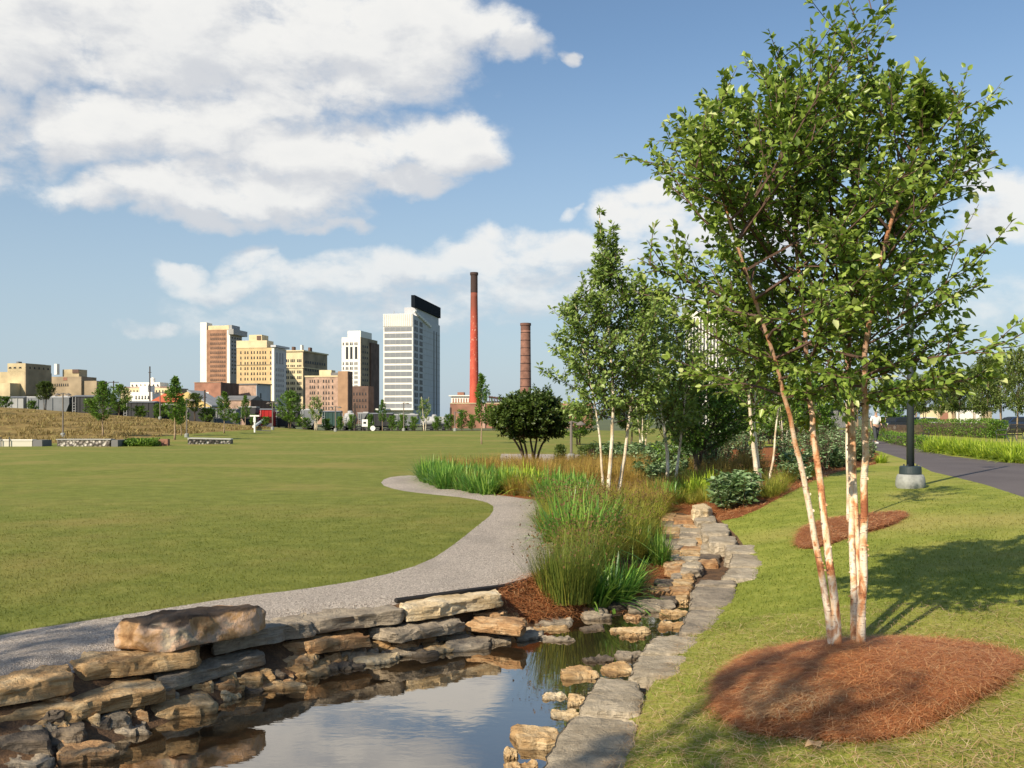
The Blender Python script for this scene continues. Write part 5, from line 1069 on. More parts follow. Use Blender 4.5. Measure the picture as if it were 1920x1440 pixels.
mb = MB(); mb.add([(xm, -.6, z2 + .05), (.8, -.6, z1 - .3), (.8, 12.6, z1 - .3), (xm, 12.6, z2 + .05), (xm, -.6, z2 + .5), (.8, -.6, z1 + .15), (.8, 12.6, z1 + .15), (xm, 12.6, z2 + .5)], [(3, 2, 1, 0), (4, 5, 6, 7), (0, 1, 5, 4), (1, 2, 6, 5), (2, 3, 7, 6), (3, 0, 4, 7)]); mb.build('roof', CONC, B.root)
# brick plant under the chimneys
B = Bld('brick_plant', 'long red brick plant building below the red chimney', 255, 1110, 844, 1125, 2)
B.block('body', REDB, 756); B.skins(REDB, DARKB, 756); B.block('coping', CREAM, 755.3, x0=-B.wl, x1=.4, y0=-.4, y1=.6, bot=756.6)
for px in (905, 985, 1060): B.block('pilaster', PINKB, 755, x0=B.u(px), x1=B.u(px + 5), y0=-.6, y1=-.26)
B = Bld('white_building', 'white and brick upper building with tall windows left of the red chimney foot', 270, 884, 846, 890, 4)
B.block('body', WHITEW, 742); B.skins(WHITEW, TANW, 742); B.block('cornice', WHITEW, 741, x0=-B.wl - .6, x1=.6, y0=-.8, y1=2, bot=743); B.wins('f', lin(850, 880, 7), [754], 2.2, 7, REDB); B.block('roof_house', REDB, 735, x0=B.u(856), x1=B.u(868), y0=2, y1=5, bot=741.9)
B = Bld('steel_hall', 'grey roofed hall with rusty steel framing between the two chimneys', 290, 1050, 912, 1060, 2)
B.block('body', ROOFG, 752); mb = MB()
for k in range(9): x = B.u(918 + k * 5); mb.tube([(x, -.2, B.h(752)), (x, -.2, B.h(742 + k * .6))], .15, 4); mb.tube([(x, -.2, B.h(743 + k * .6)), (x + .8, -.2, B.h(752))], .1, 4)
mb.tube([(B.u(916), -.2, B.h(744)), (B.u(962), -.2, B.h(750))], .3, 5); mb.build('steel_frame', mat('rusty_steel', color=(.08, .04, .03), rough=.9), B.root)
mb = MB(); mb.add([(B.u(950), 0, B.h(752)), (0, 0, B.h(752)), (0, 10, B.h(752)), (B.u(950), 10, B.h(752)), (B.u(952), 5, B.h(741)), (0, 5, B.h(745))], [(0, 1, 5, 4), (2, 3, 4, 5), (0, 4, 3), (1, 2, 5), (3, 2, 1, 0)]); mb.build('roof', brick('light_grey_roof', (.32, .34, .37), .1), B.root)
# chimneys
def chimney(px, D, top, r_top, r_bot, m, cap_m, label, bands=0, cap_h=4.):
    root = empty('chimney', tuple(A(px, D, -1)), label=label, cat='chimney'); H = zat(top, D) + 1; mb = MB(); n = 30
    mb.lathe([(r_bot + (r_top - r_bot) * (k / n) ** .9, (H - cap_h) * k / n) for k in range(n + 1)], n=28); mb.build('shaft', m, root, smooth=True)
    rc = r_top + (r_bot - r_top) * .02; mb = MB(); mb.lathe([(rc + .02, H - cap_h), (rc + .0, H - .8), (rc + .16, H - .7), (rc + .16, H), (rc - .3, H), (rc - .3, H - 1)], n=28); mb.build('cap', cap_m, root)
    for k in range(bands):
        z = H * (.32 + .66 * k / bands); r_ = r_bot + (r_top - r_bot) * (z / (H - cap_h)) ** .9; mb = MB(); mb.lathe([(r_ - .05, z), (r_ + .04, z), (r_ + .04, z + .14), (r_ - .05, z + .14)], n=28); mb.build('iron_band', BLACKP, root)
    return root
def redc_f(n):
    sp = n.n('ShaderNodeSeparateXYZ'); n.set(sp.inputs[0], n.pos); f = n.noise(n.scale(n.pos, (.7, .7, .35)), 1, 6, .7); fl = n.noise(n.scale(n.pos, (1.6, 1.6, 1.0)), 1, 6, .75)
    c = n.ramp(f, [(.35, (.40, .055, .03)), (.6, (.54, .10, .055))]); z = n.math('ADD', sp.outputs[2], n.math('MULTIPLY', f, 9))
    c = n.mix(n.sm(z, 28, 40), c, (.22, .06, .035)); band = n.math('MULTIPLY', n.sm(z, 18, 26), n.sm(z, 36, 30))
    c = n.mix(n.math('MULTIPLY', n.sm(fl, .58, .62), band), c, (.72, .42, .30)); c = n.mix(n.sm(fl, .64, .67, 0, .7), c, (.70, .35, .25)); n.set(n.bs.inputs['Base Color'], c)
chimney(889, 262, 511, .95, 1.38, mat('red_painted_brick', redc_f, rough=.8), brick('sooty_brick', (.06, .035, .03), .3), 'tall slender chimney of flaking red painted brick with a black top', cap_h=5.5)
chimney(985.5, 275, 606, 1.4, 1.75, brick('brown_red_brick', (.24, .12, .085), .3, .8), brick('sooty_brick2', (.16, .08, .06), .2), 'shorter brown brick chimney ringed with iron bands', bands=9, cap_h=2.)
# right white tower behind the trees
B = Bld('office_tower', 'white office tower with vertical fins mostly hidden behind the big birch', 400, 1368, 1285, 1372, 4)
B.block('body', GLASSG, 596); B.block('top_band', WHITEW, 583, x0=-B.wl - .4, x1=.4, y0=-.6, y1=12, bot=596.1)
for px in lin(1286, 1367, 14): B.block('fin', WHITEW, 596.2, x0=B.u(px) - .3, x1=B.u(px) + .3, y0=-.6, y1=-.01)
for z in lin(612, 770, 11): B.block('floor_band', ROOFG, z - 2, y0=-.2, y1=-.01, bot=z)
B = Bld('beige_building', 'low beige and white building behind the hedge at right', 150, 1860, 1725, 1875, 2)
B.block('body', CREAM, 764); B.block('front_wall', CREAM, 764.5, x0=B.u(1725), x1=B.u(1790), y0=-.25, y1=-.01); B.block('white_wall', WHITEW, 768, x0=B.u(1792), x1=B.u(1838), y0=-.3, y1=-.01); B.block('door', REDB, 773, x0=B.u(1762), x1=B.u(1776), y0=-.33, y1=-.26); B.block('roof', ROOFG, 763, y0=-.8, y1=8, bot=764)
B = Bld('beige_building', 'grey walled building glimpsed between the trunks behind the walkers', 150, 1600, 1400, 1615, 2)
B.block('body', CONC, 762); B.block('roof', ROOFG, 760, x0=-B.wl - .5, x1=.5, y0=-.8, y1=8, bot=762); B.wins('f', lin(1420, 1590, 12), [775], 6, 6, GLASSD, 0)
# hills
mb = MB(); n_ = 40; Dh = 3500; prof_ = [(x, zat(786 - 40 * math.exp(-((x - 1000) / 75) ** 2) - 14 * math.exp(-((x - 1180) / 140) ** 2) - 5 + 2 * noise.noise(Vector((x * .02, 0, 0))), Dh)) for x in lin(700, 1800, n_)]
vs = [((x - CX) / F * Dh, Dh, -5) for x, z in prof_] + [((x - CX) / F * Dh, Dh + 300, z) for x, z in prof_] + [((x - CX) / F * Dh, Dh + 900, -5) for x, z in prof_]
mb.add(vs, [(k * n_ + i, k * n_ + i + 1, (k + 1) * n_ + i + 1, (k + 1) * n_ + i) for k in range(2) for i in range(n_ - 1)]); mb.build('hills', mat('distant_hill_green', color=(.12, .16, .18), rough=1, var=.2, vscale=.005), smooth=True)['kind'] = 'structure'
# ------------------------------------------------------------------ freight train
RUSTK = mat('sooty_black_paint', color=(.018, .018, .02), rough=.6, var=.4, vscale=.6); GREYP = mat('faded_grey_paint', color=(.17, .18, .19), rough=.7, var=.25, vscale=.5); DGREEN = mat('dark_green_paint', color=(.02, .06, .05), rough=.5); LGREY = mat('light_grey_paint', color=(.42, .42, .42), rough=.6, var=.15, vscale=.5)
REDP = mat('red_paint', color=(.40, .02, .02), rough=.35); WHEELM = mat('wheel_steel', color=(.05, .045, .04), rough=.5, metal=.6)
def freight(px0, px1, top, D, kind, m, label, base=None):
    x0, x1 = (px0 - CX) / F * D, (px1 - CX) / F * D; gz = tz((x0 + x1) / 2, D) if base is None else zat(base, D); H = zat(top, D) - gz; L = x1 - x0; root = empty('freight_car', ((x0 + x1) / 2, D, gz), label=label, cat='freight car'); h = L / 2; mb = MB()
    if kind == 'box':
        mb.box(-h + .1, h - .1, -1.5, 1.5, 1.1, H - .25); 
        for k in range(int(L / .9)): mb.box(-h + .3 + k * .9, -h + .42 + k * .9, -1.58, -1.501, 1.15, H - .3)
        mb.build('body', m, root); mb = MB(); mb.add([(-h, -1.65, H - .25), (h, -1.65, H - .25), (h, 1.65, H - .25), (-h, 1.65, H - .25), (-h, 0, H), (h, 0, H)], [(0, 1, 5, 4), (2, 3, 4, 5), (0, 4, 3), (1, 2, 5), (3, 2, 1, 0)]); mb.build('roof', GREYP if m is not GREYP else ROOFG, root)
    elif kind == 'hopper':
        P_ = [(-h + .1, H - .2), (-h + .1, H - 1.2), (-h + 1.6, 1.1), (h - 1.6, 1.1), (h - .1, H - 1.2), (h - .1, H - .2)]
        mb.add([(x, -1.5, z) for x, z in P_] + [(x, 1.5, z) for x, z in P_], [tuple(range(6))[::-1] if False else tuple(range(6)), tuple(range(6, 12))[::-1]] + [(i, (i + 1) % 6 + 0, (i + 1) % 6 + 6, i + 6)[::-1] for i in range(6)])
        for k in range(int((L - 3.4) / 1.1)): mb.box(-h + 1.8 + k * 1.1, -h + 1.92 + k * 1.1, -1.6, -1.501, 1.2, H - .3)
        mb.build('body', m, root); mb = MB(); mb.box(-h, h, -1.3, 1.3, H - .199, H - .05); [mb.box(-h + 1 + k * 2, -h + 2 + k * 2, -.5, .5, H - .05, H + .08) for k in range(int(L / 2) - 0)]; mb.build('roof_hatch', LGREY, root)
    else:
        r_ = (H - 1.3) / 2; n = 18; xs = [(-h + .1, .15), (-h + .35, .7), (-h + .8, 1), (h - .8, 1), (h - .35, .7), (h - .1, .15)]
        vs = [(x, math.cos(6.283 * k / n) * r_ * q, 1.1 + r_ + math.sin(6.283 * k / n) * r_ * q) for x, q in xs for k in range(n)]
        mb.add(vs, [(i * n + k, i * n + (k + 1) % n, (i + 1) * n + (k + 1) % n, (i + 1) * n + k) for i in range(5) for k in range(n)] + [tuple(range(n))[::-1], tuple(5 * n + k for k in range(n))]); mb.build('tank', m, root, smooth=True)
        mb = MB(); mb.lathe([(.5, H - .4), (.5, H + .1), (.3, H + .2)], n=12); mb.build('dome', m, root)
    mb = MB(); mb.box(-h, h, -1.2, 1.2, .85, 1.09); mb.build('underframe', RUSTK, root)
    for s in (-1, 1):
        b = MB(); b.box(s * (h - 1.7) - .9, s * (h - 1.7) + .9, -1.15, -1.0, .4, .75); bo = b.build('bogie', RUSTK, root)
        for q in (-.75, .75):
            wv = [(math.cos(6.283 * k / 14) * .43 + s * (h - 1.7) + q, y, .44 + math.sin(6.283 * k / 14) * .43) for y in (-.95, -.8) for k in range(14)]; w_ = MB(); w_.add(wv, [tuple(range(14)), tuple(range(14, 28))[::-1]] + [(k, (k + 1) % 14, 14 + (k + 1) % 14, 14 + k)[::-1] for k in range(14)]); w_.build('wheel', WHEELM, bo)
    lad = MB(); xx = -h + .25; [lad.box(xx + q, xx + q + .05, -1.7, -1.62, 1.1, H - .3) for q in (0, .45)]; [lad.box(xx, xx + .5, -1.7, -1.63, 1.3 + .4 * k, 1.35 + .4 * k) for k in range(int((H - 1.8) / .4))]; lad.build('ladder', LGREY, root)
    return root
freight(-60, 54, 743, 150, 'box', brick('pale_grey_car_paint', (.38, .38, .37), .15, .5), 'long weathered grey freight car at the far left frame edge')
freight(58, 139, 743, 150, 'hopper', GREYP, 'grey hopper car with sloping ends beside the long grey freight car')
freight(142, 184, 741, 150, 'box', RUSTK, 'short black freight car with a pale roof at left')
freight(186, 234, 750, 150, 'tank', RUSTK, 'black tank car behind the bushy tree at left')
gf = freight(237, 296, 752, 150, 'box', RUSTK, 'black freight car with pale graffiti scrawl along its foot')
mb = MB(); rg_ = random.Random(3)
for k in range(11): x = -1.9 + k * .32; mb.tube([(x, -1.6, 1.3 + rg_.uniform(0, .2)), (x + rg_.uniform(.0, .3), -1.6, 1.9 + rg_.uniform(0, .3)), (x + .25, -1.6, 1.4), (x + .4, -1.6, 1.7 + rg_.uniform(0, .2))], .045, 4)
mb.build('graffiti', LGREY, gf)
freight(300, 346, 757, 155, 'hopper', RUSTK, 'black hopper car behind the pointed bright green young tree')
freight(350, 400, 764, 170, 'hopper', RUSTK, 'black hopper car below the yellow gabled shed'); freight(404, 448, 766, 175, 'box', GREYP, 'low grey freight car below the pinkish warehouse'); freight(450, 484, 762, 180, 'hopper', RUSTK, 'black hopper car left of the red freight car')
freight(486, 514, 766, 185, 'box', REDP, 'bright red freight car at the top of the ramp'); freight(516, 562, 770, 190, 'box', RUSTK, 'black freight car behind the bushiest bright green tree')
freight(565, 603, 767, 190, 'hopper', GREYP, 'grey hopper car behind the sparse birch below the brick warehouse'); freight(605, 641, 770, 190, 'box', DGREEN, 'dark green freight car below the orange brown brick block'); freight(642, 671, 772, 190, 'tank', LGREY, 'pale grey tank car below the dark shaded block')
freight(672, 692, 773, 190, 'hopper', GREYP, 'short grey hopper car right of the pale grey tank car'); freight(694, 738, 774, 190, 'box', RUSTK, 'black freight car in front of the white office tower'); freight(740, 785, 776, 190, 'hopper', GREYP, 'grey hopper car below the dark side of the white office tower'); freight(787, 842, 779, 190, 'tank', LGREY, 'pale tank car at the right end of the train')
mb = MB(); [mb.box(-95, 0, 190 + q, 190 + q + .07, -.75, -.6) for q in (-1.2, .8)]; tag(mb.build('rail_track', WHEELM), 'railway track under the freight cars beyond the lawn', 'rail track')
# ------------------------------------------------------------------ street furniture
POLE = mat('dark_blue_grey_pole', color=(.035, .045, .055), rough=.45); POLEG = mat('weathered_pole', color=(.16, .14, .12), rough=.8); WHT = mat('white_paint', color=(.75, .75, .72), rough=.5)
BASEC = mat('pitted_concrete', color=(.28, .29, .27), rough=.9, var=.25, vscale=9, bump=.4, bscale=60); PLIN = mat('dark_teal_metal', color=(.03, .045, .05), rough=.5)
LENS = mat('milky_lens', color=(.6, .6, .55), rough=.3)
Lp = A(1707, 19.2); Lp.z = tz(Lp.x, Lp.y)
root = empty('street_lamp', tuple(Lp), label='tall dark street lamp on a rounded concrete footing beside the asphalt path', cat='street lamp')
mb = MB(); mb.lathe([(.25, -.2), (.26, .0), (.285, .04), (.28, .14), (.265, .22), (.235, .27), (.05, .27)], n=28); mb.build('concrete_footing', BASEC, root, smooth=True)
mb = MB(); mb.lathe([(.21, .272), (.212, .3), (.205, .42), (.19, .435), (.05, .435)], n=28); mb.build('plinth', PLIN, root); 
for k in range(4): mb = MB(); a = .8 + k * 1.57; mb.tube([(math.cos(a) * .13, math.sin(a) * .13, .43), (math.cos(a) * .13, math.sin(a) * .13, .47)], .014, 6); mb.build('bolt', POLE, root)
hz = zat(372, 19.2) - Lp.z
mb = MB(); mb.tube([(0, 0, .43), (0, 0, 2.5), (0, 0, hz + .35)], [.075, .066, .05], 16); mb.build('pole', POLE, root, smooth=True)
mb = MB(); mb.tube([(0, 0, hz + .1), (-.2, 0, hz + .22), (-.42, 0, hz + .14)], .02, 8); mb.build('arm', POLE, root)
mb = MB(); mb.lathe([(.03, hz + .14), (.06, hz + .06), (.17, hz + .0), (.18, hz - .03), (.15, hz - .02)], (-.42, 0), 20); hd = mb.build('lamp_shade', POLE, root, smooth=True); mb = MB(); mb.lathe([(.12, hz - .02), (.08, hz - .07), (.02, hz - .08)], (-.42, 0), 16); mb.build('lens', LENS, hd)
def lamp_small(px, D, top, label, two=True):
    b = A(px, D); H = zat(top, D) - b.z; root = empty('park_lamp', tuple(b), label=label, cat='lamp post', group='park lamps along the back of the lawn'); mb = MB(); mb.lathe([(.16, 0), (.16, .25), (.1, .3)], n=10); mb.build('footing', BASEC, root)
    mb = MB(); mb.tube([(0, 0, .25), (0, 0, H)], .055, 8); mb.build('pole', POLEG, root)
    mb = MB(); mb.tube([(-.35 if two else -.1, 0, H - .1), (0, 0, H), (.35, 0, H - .1)], .03, 6); mb.build('arm', POLEG, root)
    for s in ((-.4, .4) if two else (.4,)): mb = MB(); mb.lathe([(.03, H), (.2, H - .12), (.2, H - .16), (.05, H - .16)], (s, 0), 12); mb.build('lamp_shade', POLEG, root)
lamp_small(118, 69, 737, 'two armed park lamp rising behind the left end of the gabion planter'); lamp_small(300, 96, 735, 'park lamp behind the pointed bright green young tree'); lamp_small(350, 72, 748, 'park lamp on a pale footing left of the low stone wall', False); lamp_small(511, 92, 754, 'park lamp at the right side of the ramp'); lamp_small(629, 92, 762, 'park lamp between the sparse tree and the white sign'); lamp_small(853, 96, 772, 'thin park lamp in front of the brick plant left end', False); lamp_small(1071, 40, 790, 'thin park lamp right of the rounded shrub tree', False); lamp_small(757, 100, 755, 'park lamp below the dark side of the white office tower', False)
def upole(px, D, top, label, cross=0, base=None):
    b = A(px, D); H = zat(top, D) - b.z; root = empty('utility_pole', tuple(b), label=label, cat='utility pole'); mb = MB(); mb.tube([(0, 0, 0), (0, 0, H)], [.22, .16], 8); mb.build('pole', mat('tarred_wood', color=(.06, .045, .035), rough=.9), root)
    for k in range(cross): mb = MB(); mb.box(-1.4, 1.4, -.1, .1, H - .5 - k * 1.3, H - .3 - k * 1.3); mb.build('crossarm', MATS['tarred_wood'], root)
    if not cross: mb = MB(); mb.box(-.35, .35, -.1, .1, H - 1.6, H - 1.45); mb.build('crossarm', MATS['tarred_wood'], root)
upole(281, 240, 687, 'tallest bare black utility pole in front of the white building'); upole(213, 260, 714, 'utility pole with two wide crossarms left of the low cream building', 2); upole(665, 180, 756, 'thin utility pole in front of the dark shaded block'); upole(384, 200, 731, 'utility pole in front of the red brick block'); upole(845, 170, 764, 'thin utility pole at the left end of the brick plant')
def signpost():
    b = A(477.5, 84); root = empty('sign_post', tuple(b), label='white T shaped post standing at the left foot of the ramp', cat='sign post'); H = zat(781, 84) - b.z; mb = MB(); mb.box(-.06, .06, -.06, .06, 0, H); mb.build('post', WHT, root); mb = MB(); mb.box(-.42, .42, -.05, .05, H + .002, H + .12); mb.build('crossbar', WHT, root)
    mb = MB(); mb.box(-.1, .1, -.09, -.061, H - .5, H - .08); mb.build('plate', WHT, root)
    b = A(684, 99); root = empty('sign', tuple(b), label='small white upright sign in front of the short grey hopper car', cat='sign'); z0 = zat(800, 99) - b.z; mb = MB(); [mb.tube([(q, .05, 0), (q, .05, z0 + .8)], .03, 6) for q in (-.2, .2)]; mb.build('post', POLEG, root); mb = MB(); mb.box(-.3, .3, -.03, .03, z0, z0 + .75); mb.build('panel', WHT, root); mb = MB(); mb.box(-.14, .14, -.045, -.031, z0 + .3, z0 + .5); mb.build('symbol', GLASSD, root)
    b = A(699, 98); root = empty('round_sign', tuple(b), label='white disc sign low at the far edge of the lawn', cat='sign'); zc_ = zat(803, 98) - b.z; mb = MB(); mb.tube([(0, .06, -.2), (0, .06, zc_)], .03, 6); mb.build('post', POLEG, root)
    mb = MB(); vs = [(math.cos(6.283 * k / 20) * .26, y, zc_ + math.sin(6.283 * k / 20) * .26) for y in (-.03, .03) for k in range(20)]; mb.add(vs, [tuple(range(20)), tuple(range(20, 40))[::-1]] + [(k, (k + 1) % 20, 20 + (k + 1) % 20, 20 + k)[::-1] for k in range(20)]); mb.build('disc', WHT, root)
    a, c = A(672, 97), A(680, 97); mb = MB(); h0, h1 = zat(802, 97), zat(812, 97); mb.add([(a.x, 97, h1), (a.x + .3, 97, h1), (a.x + .3, 97, h0), (a.x, 97, h0), (c.x, 96.6, h1), (c.x + .3, 96.6, h1)], [(0, 1, 2, 3), (3, 2, 5, 4)]); 
signpost()
# ramp
a0, a1, b0, b1 = A(480, 88), A(508, 88), A(498, 128, 1.1), A(512, 128, 1.1)
mb = MB(); mb.add([a0 + Vector((0, 0, .02)), a1 + Vector((0, 0, .02)), b1, b0, a0 - Vector((0, 0, .5)), a1 - Vector((0, 0, .5)), b1 - Vector((0, 0, 2.2)), b0 - Vector((0, 0, 2.2))], [(0, 1, 2, 3), (0, 4, 5, 1), (1, 5, 6, 2), (2, 6, 7, 3), (3, 7, 4, 0)]); mb.build('ramp', ASPH)['kind'] = 'structure'
mb = MB(); mb.tube([a0 + Vector((-.2, 0, .35)), b0 + Vector((-.2, 0, .5))], .16, 6); tag(mb.build('ramp_kerb', WHT), 'white kerb rail along the left side of the ramp', 'railing')
# gabion planter and seats
def gab_f(n):
    v = n.n('ShaderNodeTexVoronoi'); n.set(v.inputs['Vector'], n.pos); v.inputs['Scale'].default_value = 5.5
    c = n.mix(n.sm(v.outputs['Distance'], .0, .09), (.05, .045, .04), n.ramp(v.outputs['Color'], [(.2, (.25, .22, .19)), (.8, (.62, .58, .52))])); c = n.mix(n.sm(v.outputs['Distance'], .35, .6, 0, .9), c, (.07, .06, .05)); n.set(n.bs.inputs['Base Color'], c); n_bump(n, v.outputs['Distance'], 1., .1)
GAB = mat('gabion_stone', gab_f, rough=.9)
D_ = 57.0; a = A(107, D_); b = A(205, D_); L_ = b.x - a.x; root = empty('gabion_planter', tuple(a), label='long planter with gabion stone front and a green hedge at the foot of the embankment', cat='planter'); hh = zat(825, D_) - a.z
mb = MB(); mb.box(0, L_, 0, .5, -.2, hh); mb.build('gabion_wall', GAB, root); mb = MB(); mb.box(-.05, L_ + .1, -.05, .6, hh + .002, hh + .06); mb.build('coping', CONC, root); mb = MB(); mb.box(L_ + .11, L_ + .5, 0, 3, -.2, hh); mb.build('end_wall', ROOFG, root); mb = MB(); mb.box(L_ + .51, L_ + 2.6, 2.4, 2.8, -.2, hh); mb.build('back_wall', REDB, root)
k = 1800; P = np.c_[rng.uniform(L_ + .5, L_ + 2.3, k), rng.uniform(.6, 2.2, k), rng.uniform(0, hh * 1.0, k)]; leaves('planting', P, rng.normal(size=(k, 3)) + np.array([0, 0, .5]), np.full(k, .16), np.full(k, .09), LEAFG, root, hi=False)
D_ = 57.0; a = A(-25, D_); b = A(60, D_); L_ = b.x - a.x; hh = zat(824, D_) - a.z; root = empty('concrete_seat', tuple(a), label='long white topped concrete seat wall at the far left edge of the lawn', cat='seat wall')
mb = MB(); mb.box(0, L_, 0, .45, -.2, hh - .07); mb.build('wall', brick('pale_concrete', (.58, .55, .46), .1), root); mb = MB(); mb.box(-.04, L_ + .04, -.04, .5, hh - .069, hh); mb.build('seat_top', WHITEW, root); mb = MB(); mb.box(L_ + .041, L_ + .6, .0, 1.2, -.2, hh - .03); mb.build('end_block', ROOFG, root)
for q in (.9, 1.4): mb = MB(); mb.tube([(q, -.1, -.1), (q, -.1, hh + .15)], .03, 6); mb.build('post', POLE, root)
D_ = 62.; a = A(352, D_); b = A(420, D_); root = empty('stone_wall', tuple(a), label='low white capped stone wall tapering into the slope right of the young trees', cat='wall'); L_ = b.x - a.x; hh = max(.25, zat(823, D_) - a.z)
mb = MB(); mb.add([(0, 0, -.3), (L_, 1.5, -.3), (L_, 1.5, hh * .75), (0, 0, hh), (0, .5, -.3), (L_, 2, -.3), (L_, 2, hh * .75), (0, .5, hh)], [(0, 1, 2, 3), (7, 6, 5, 4), (1, 5, 6, 2), (4, 0, 3, 7), (4, 5, 1, 0), (3, 2, 6, 7)]); mb.build('wall', GAB, root)
mb = MB(); mb.add([(0, -.05, hh + .002), (L_, 1.45, hh * .75 + .002), (L_, 2.05, hh * .75 + .002), (0, .55, hh + .002), (0, -.05, hh + .08), (L_, 1.45, hh * .75 + .08), (L_, 2.05, hh * .75 + .08), (0, .55, hh + .08)], [(3, 2, 1, 0), (4, 5, 6, 7), (0, 1, 5, 4), (1, 2, 6, 5), (2, 3, 7, 6), (3, 0, 4, 7)]); mb.build('coping', WHITEW, root)
# benches
SLAT = mat('brown_bench_slat', color=(.09, .06, .04), rough=.6, var=.2, vscale=6)
def bench_proto():
    root = empty('park_bench', label='x', cat='bench'); W2 = .9
    mb = MB()
    for k in range(6): mb.box(-W2, W2, -.22 + k * .075, -.165 + k * .075, .42, .445)
    mb.build('seat', SLAT, root); mb = MB()
    for k in range(7): z = .50 + k * .062; y = .24 + k * .026; mb.box(-W2, W2, y, y + .02, z, z + .044)
    mb.build('backrest', SLAT, root)
    for s in (-1, 0, 1):
        mb = MB(); x = s * (W2 - .04); mb.tube([(x, .45, -.02), (x, .32, .2), (x, .22, .41), (x, .26, .6), (x, .45, .95)], .02, 6); mb.tube([(x, -.26, -.02), (x, -.22, .25), (x, -.24, .41), (x, .24, .41)], .02, 6)
        if s: mb.tube([(x, -.24, .41), (x, -.28, .56), (x, -.2, .64), (x, .1, .64), (x, .3, .66)], .02, 6)
        mb.build('side_frame', POLE, root)
    return root
bp = bench_proto(); GB = 'park benches facing the asphalt path'
p = A(1893, 44.5); place(bp, USED, (p.x, p.y, p.z + .12), R(212), (.75, 1, 1), 'brown slatted bench seen from behind at right above the daylilies', GB)
p = A(1670, 58); place(bp, USED, tuple(p), R(120), 1., 'bench just right of the walker in white, left one of the pair', GB); p = A(1712, 56); place(bp, USED, tuple(p), R(120), 1., 'bench behind the tall lamp pole, right one of the pair', GB)
# ------------------------------------------------------------------ parked cars
def car(px, D, rz, paint, label):
    b = A(px, D); root = empty('parked_car', tuple(b), rz, label=label, cat='car', group='cars parked beyond the hedge'); 
    prof_ = [(-2.2, .35), (-2.25, .75), (-2.1, .95), (-1.6, 1.02), (-1.25, 1.38), (-.9, 1.47), (.35, 1.47), (.75, 1.38), (1.25, 1.0), (2.0, .88), (2.2, .7), (2.22, .35)]
    n = len(prof_); mb = MB(); vs = []
    for y, k in ((-.86, .94), (-.8, 1), (.8, 1), (.86, .94)): vs += [(x * (.99 if abs(y) > .82 else 1), y * (1 if z < 1.1 else .84), .35 + (z - .35) * k) for x, z in prof_]
    mb.add(vs, [tuple(range(n))[::-1], tuple(3 * n + i for i in range(n))] + [(j * n + i, j * n + (i + 1) % n, (j + 1) * n + (i + 1) % n, (j + 1) * n + i) for j in range(3) for i in range(n)]); mb.build('body', paint, root)
    for s in (-1, 1):
        mb = MB(); y = s * .80; mb.add([(-1.45, s * .872, 1.0), (1.1, s * .872, 1.0), (.65, s * .76, 1.36), (-1.15, s * .76, 1.36)], [(0, 1, 2, 3)[::s]]); mb.build('side_window', GLASSD, root)
        for x in (-1.4, 1.4):
            wv = [(x + math.cos(6.283 * k / 16) * .33, s * .74 + q, .33 + math.sin(6.283 * k / 16) * .33) for q in (0, s * .16) for k in range(16)]; w_ = MB(); w_.add(wv, [tuple(range(16)), tuple(range(16, 32))] + [(k, (k + 1) % 16, 16 + (k + 1) % 16, 16 + k) for k in range(16)]); wo_ = w_.build('wheel', RUSTK, root)
            wv = [(x + math.cos(6.283 * k / 12) * .2, s * .905, .33 + math.sin(6.283 * k / 12) * .2) for k in range(12)]; w_ = MB(); w_.add(wv, [tuple(range(12))]); w_.build('rim', LGREY, wo_)
        for x, m_, nm in ((2.21, LENS, 'headlight'), (-2.26, REDP, 'tail_light')): mb = MB(); mb.box(x - .05, x + .03, s * .62 - .14, s * .62 + .14, .62, .78); mb.build(nm, m_, root)
    for q in ((.78, 1.24, .012), (-1.6, -1.26, .012)):
        x0_, x1_ = q[0], q[1]; z0_, z1_ = (1.40, 1.02) if x0_ > 0 else (1.06, 1.40); mb = MB(); mb.add([(x0_, -.66, z0_), (x1_, -.74, z1_), (x1_, .74, z1_), (x0_, .66, z0_)], [(0, 1, 2, 3)]); o = mb.build('windscreen', GLASSD, root)
    return root
car(1683, 104, R(205), mat('dark_blue_car_paint', color=(.02, .025, .04), rough=.2, spec=.6), 'dark car parked behind the lamp pole with its tail towards the path'); car(1905, 92, R(185), mat('blue_car_paint', color=(.02, .035, .08), rough=.2, spec=.6), 'dark blue car parked behind the hedge near the right frame edge'); car(1730, 108, R(190), mat('silver_car_paint', color=(.55, .56, .57), rough=.25, spec=.6), 'silver car parked behind the left end of the hedge')
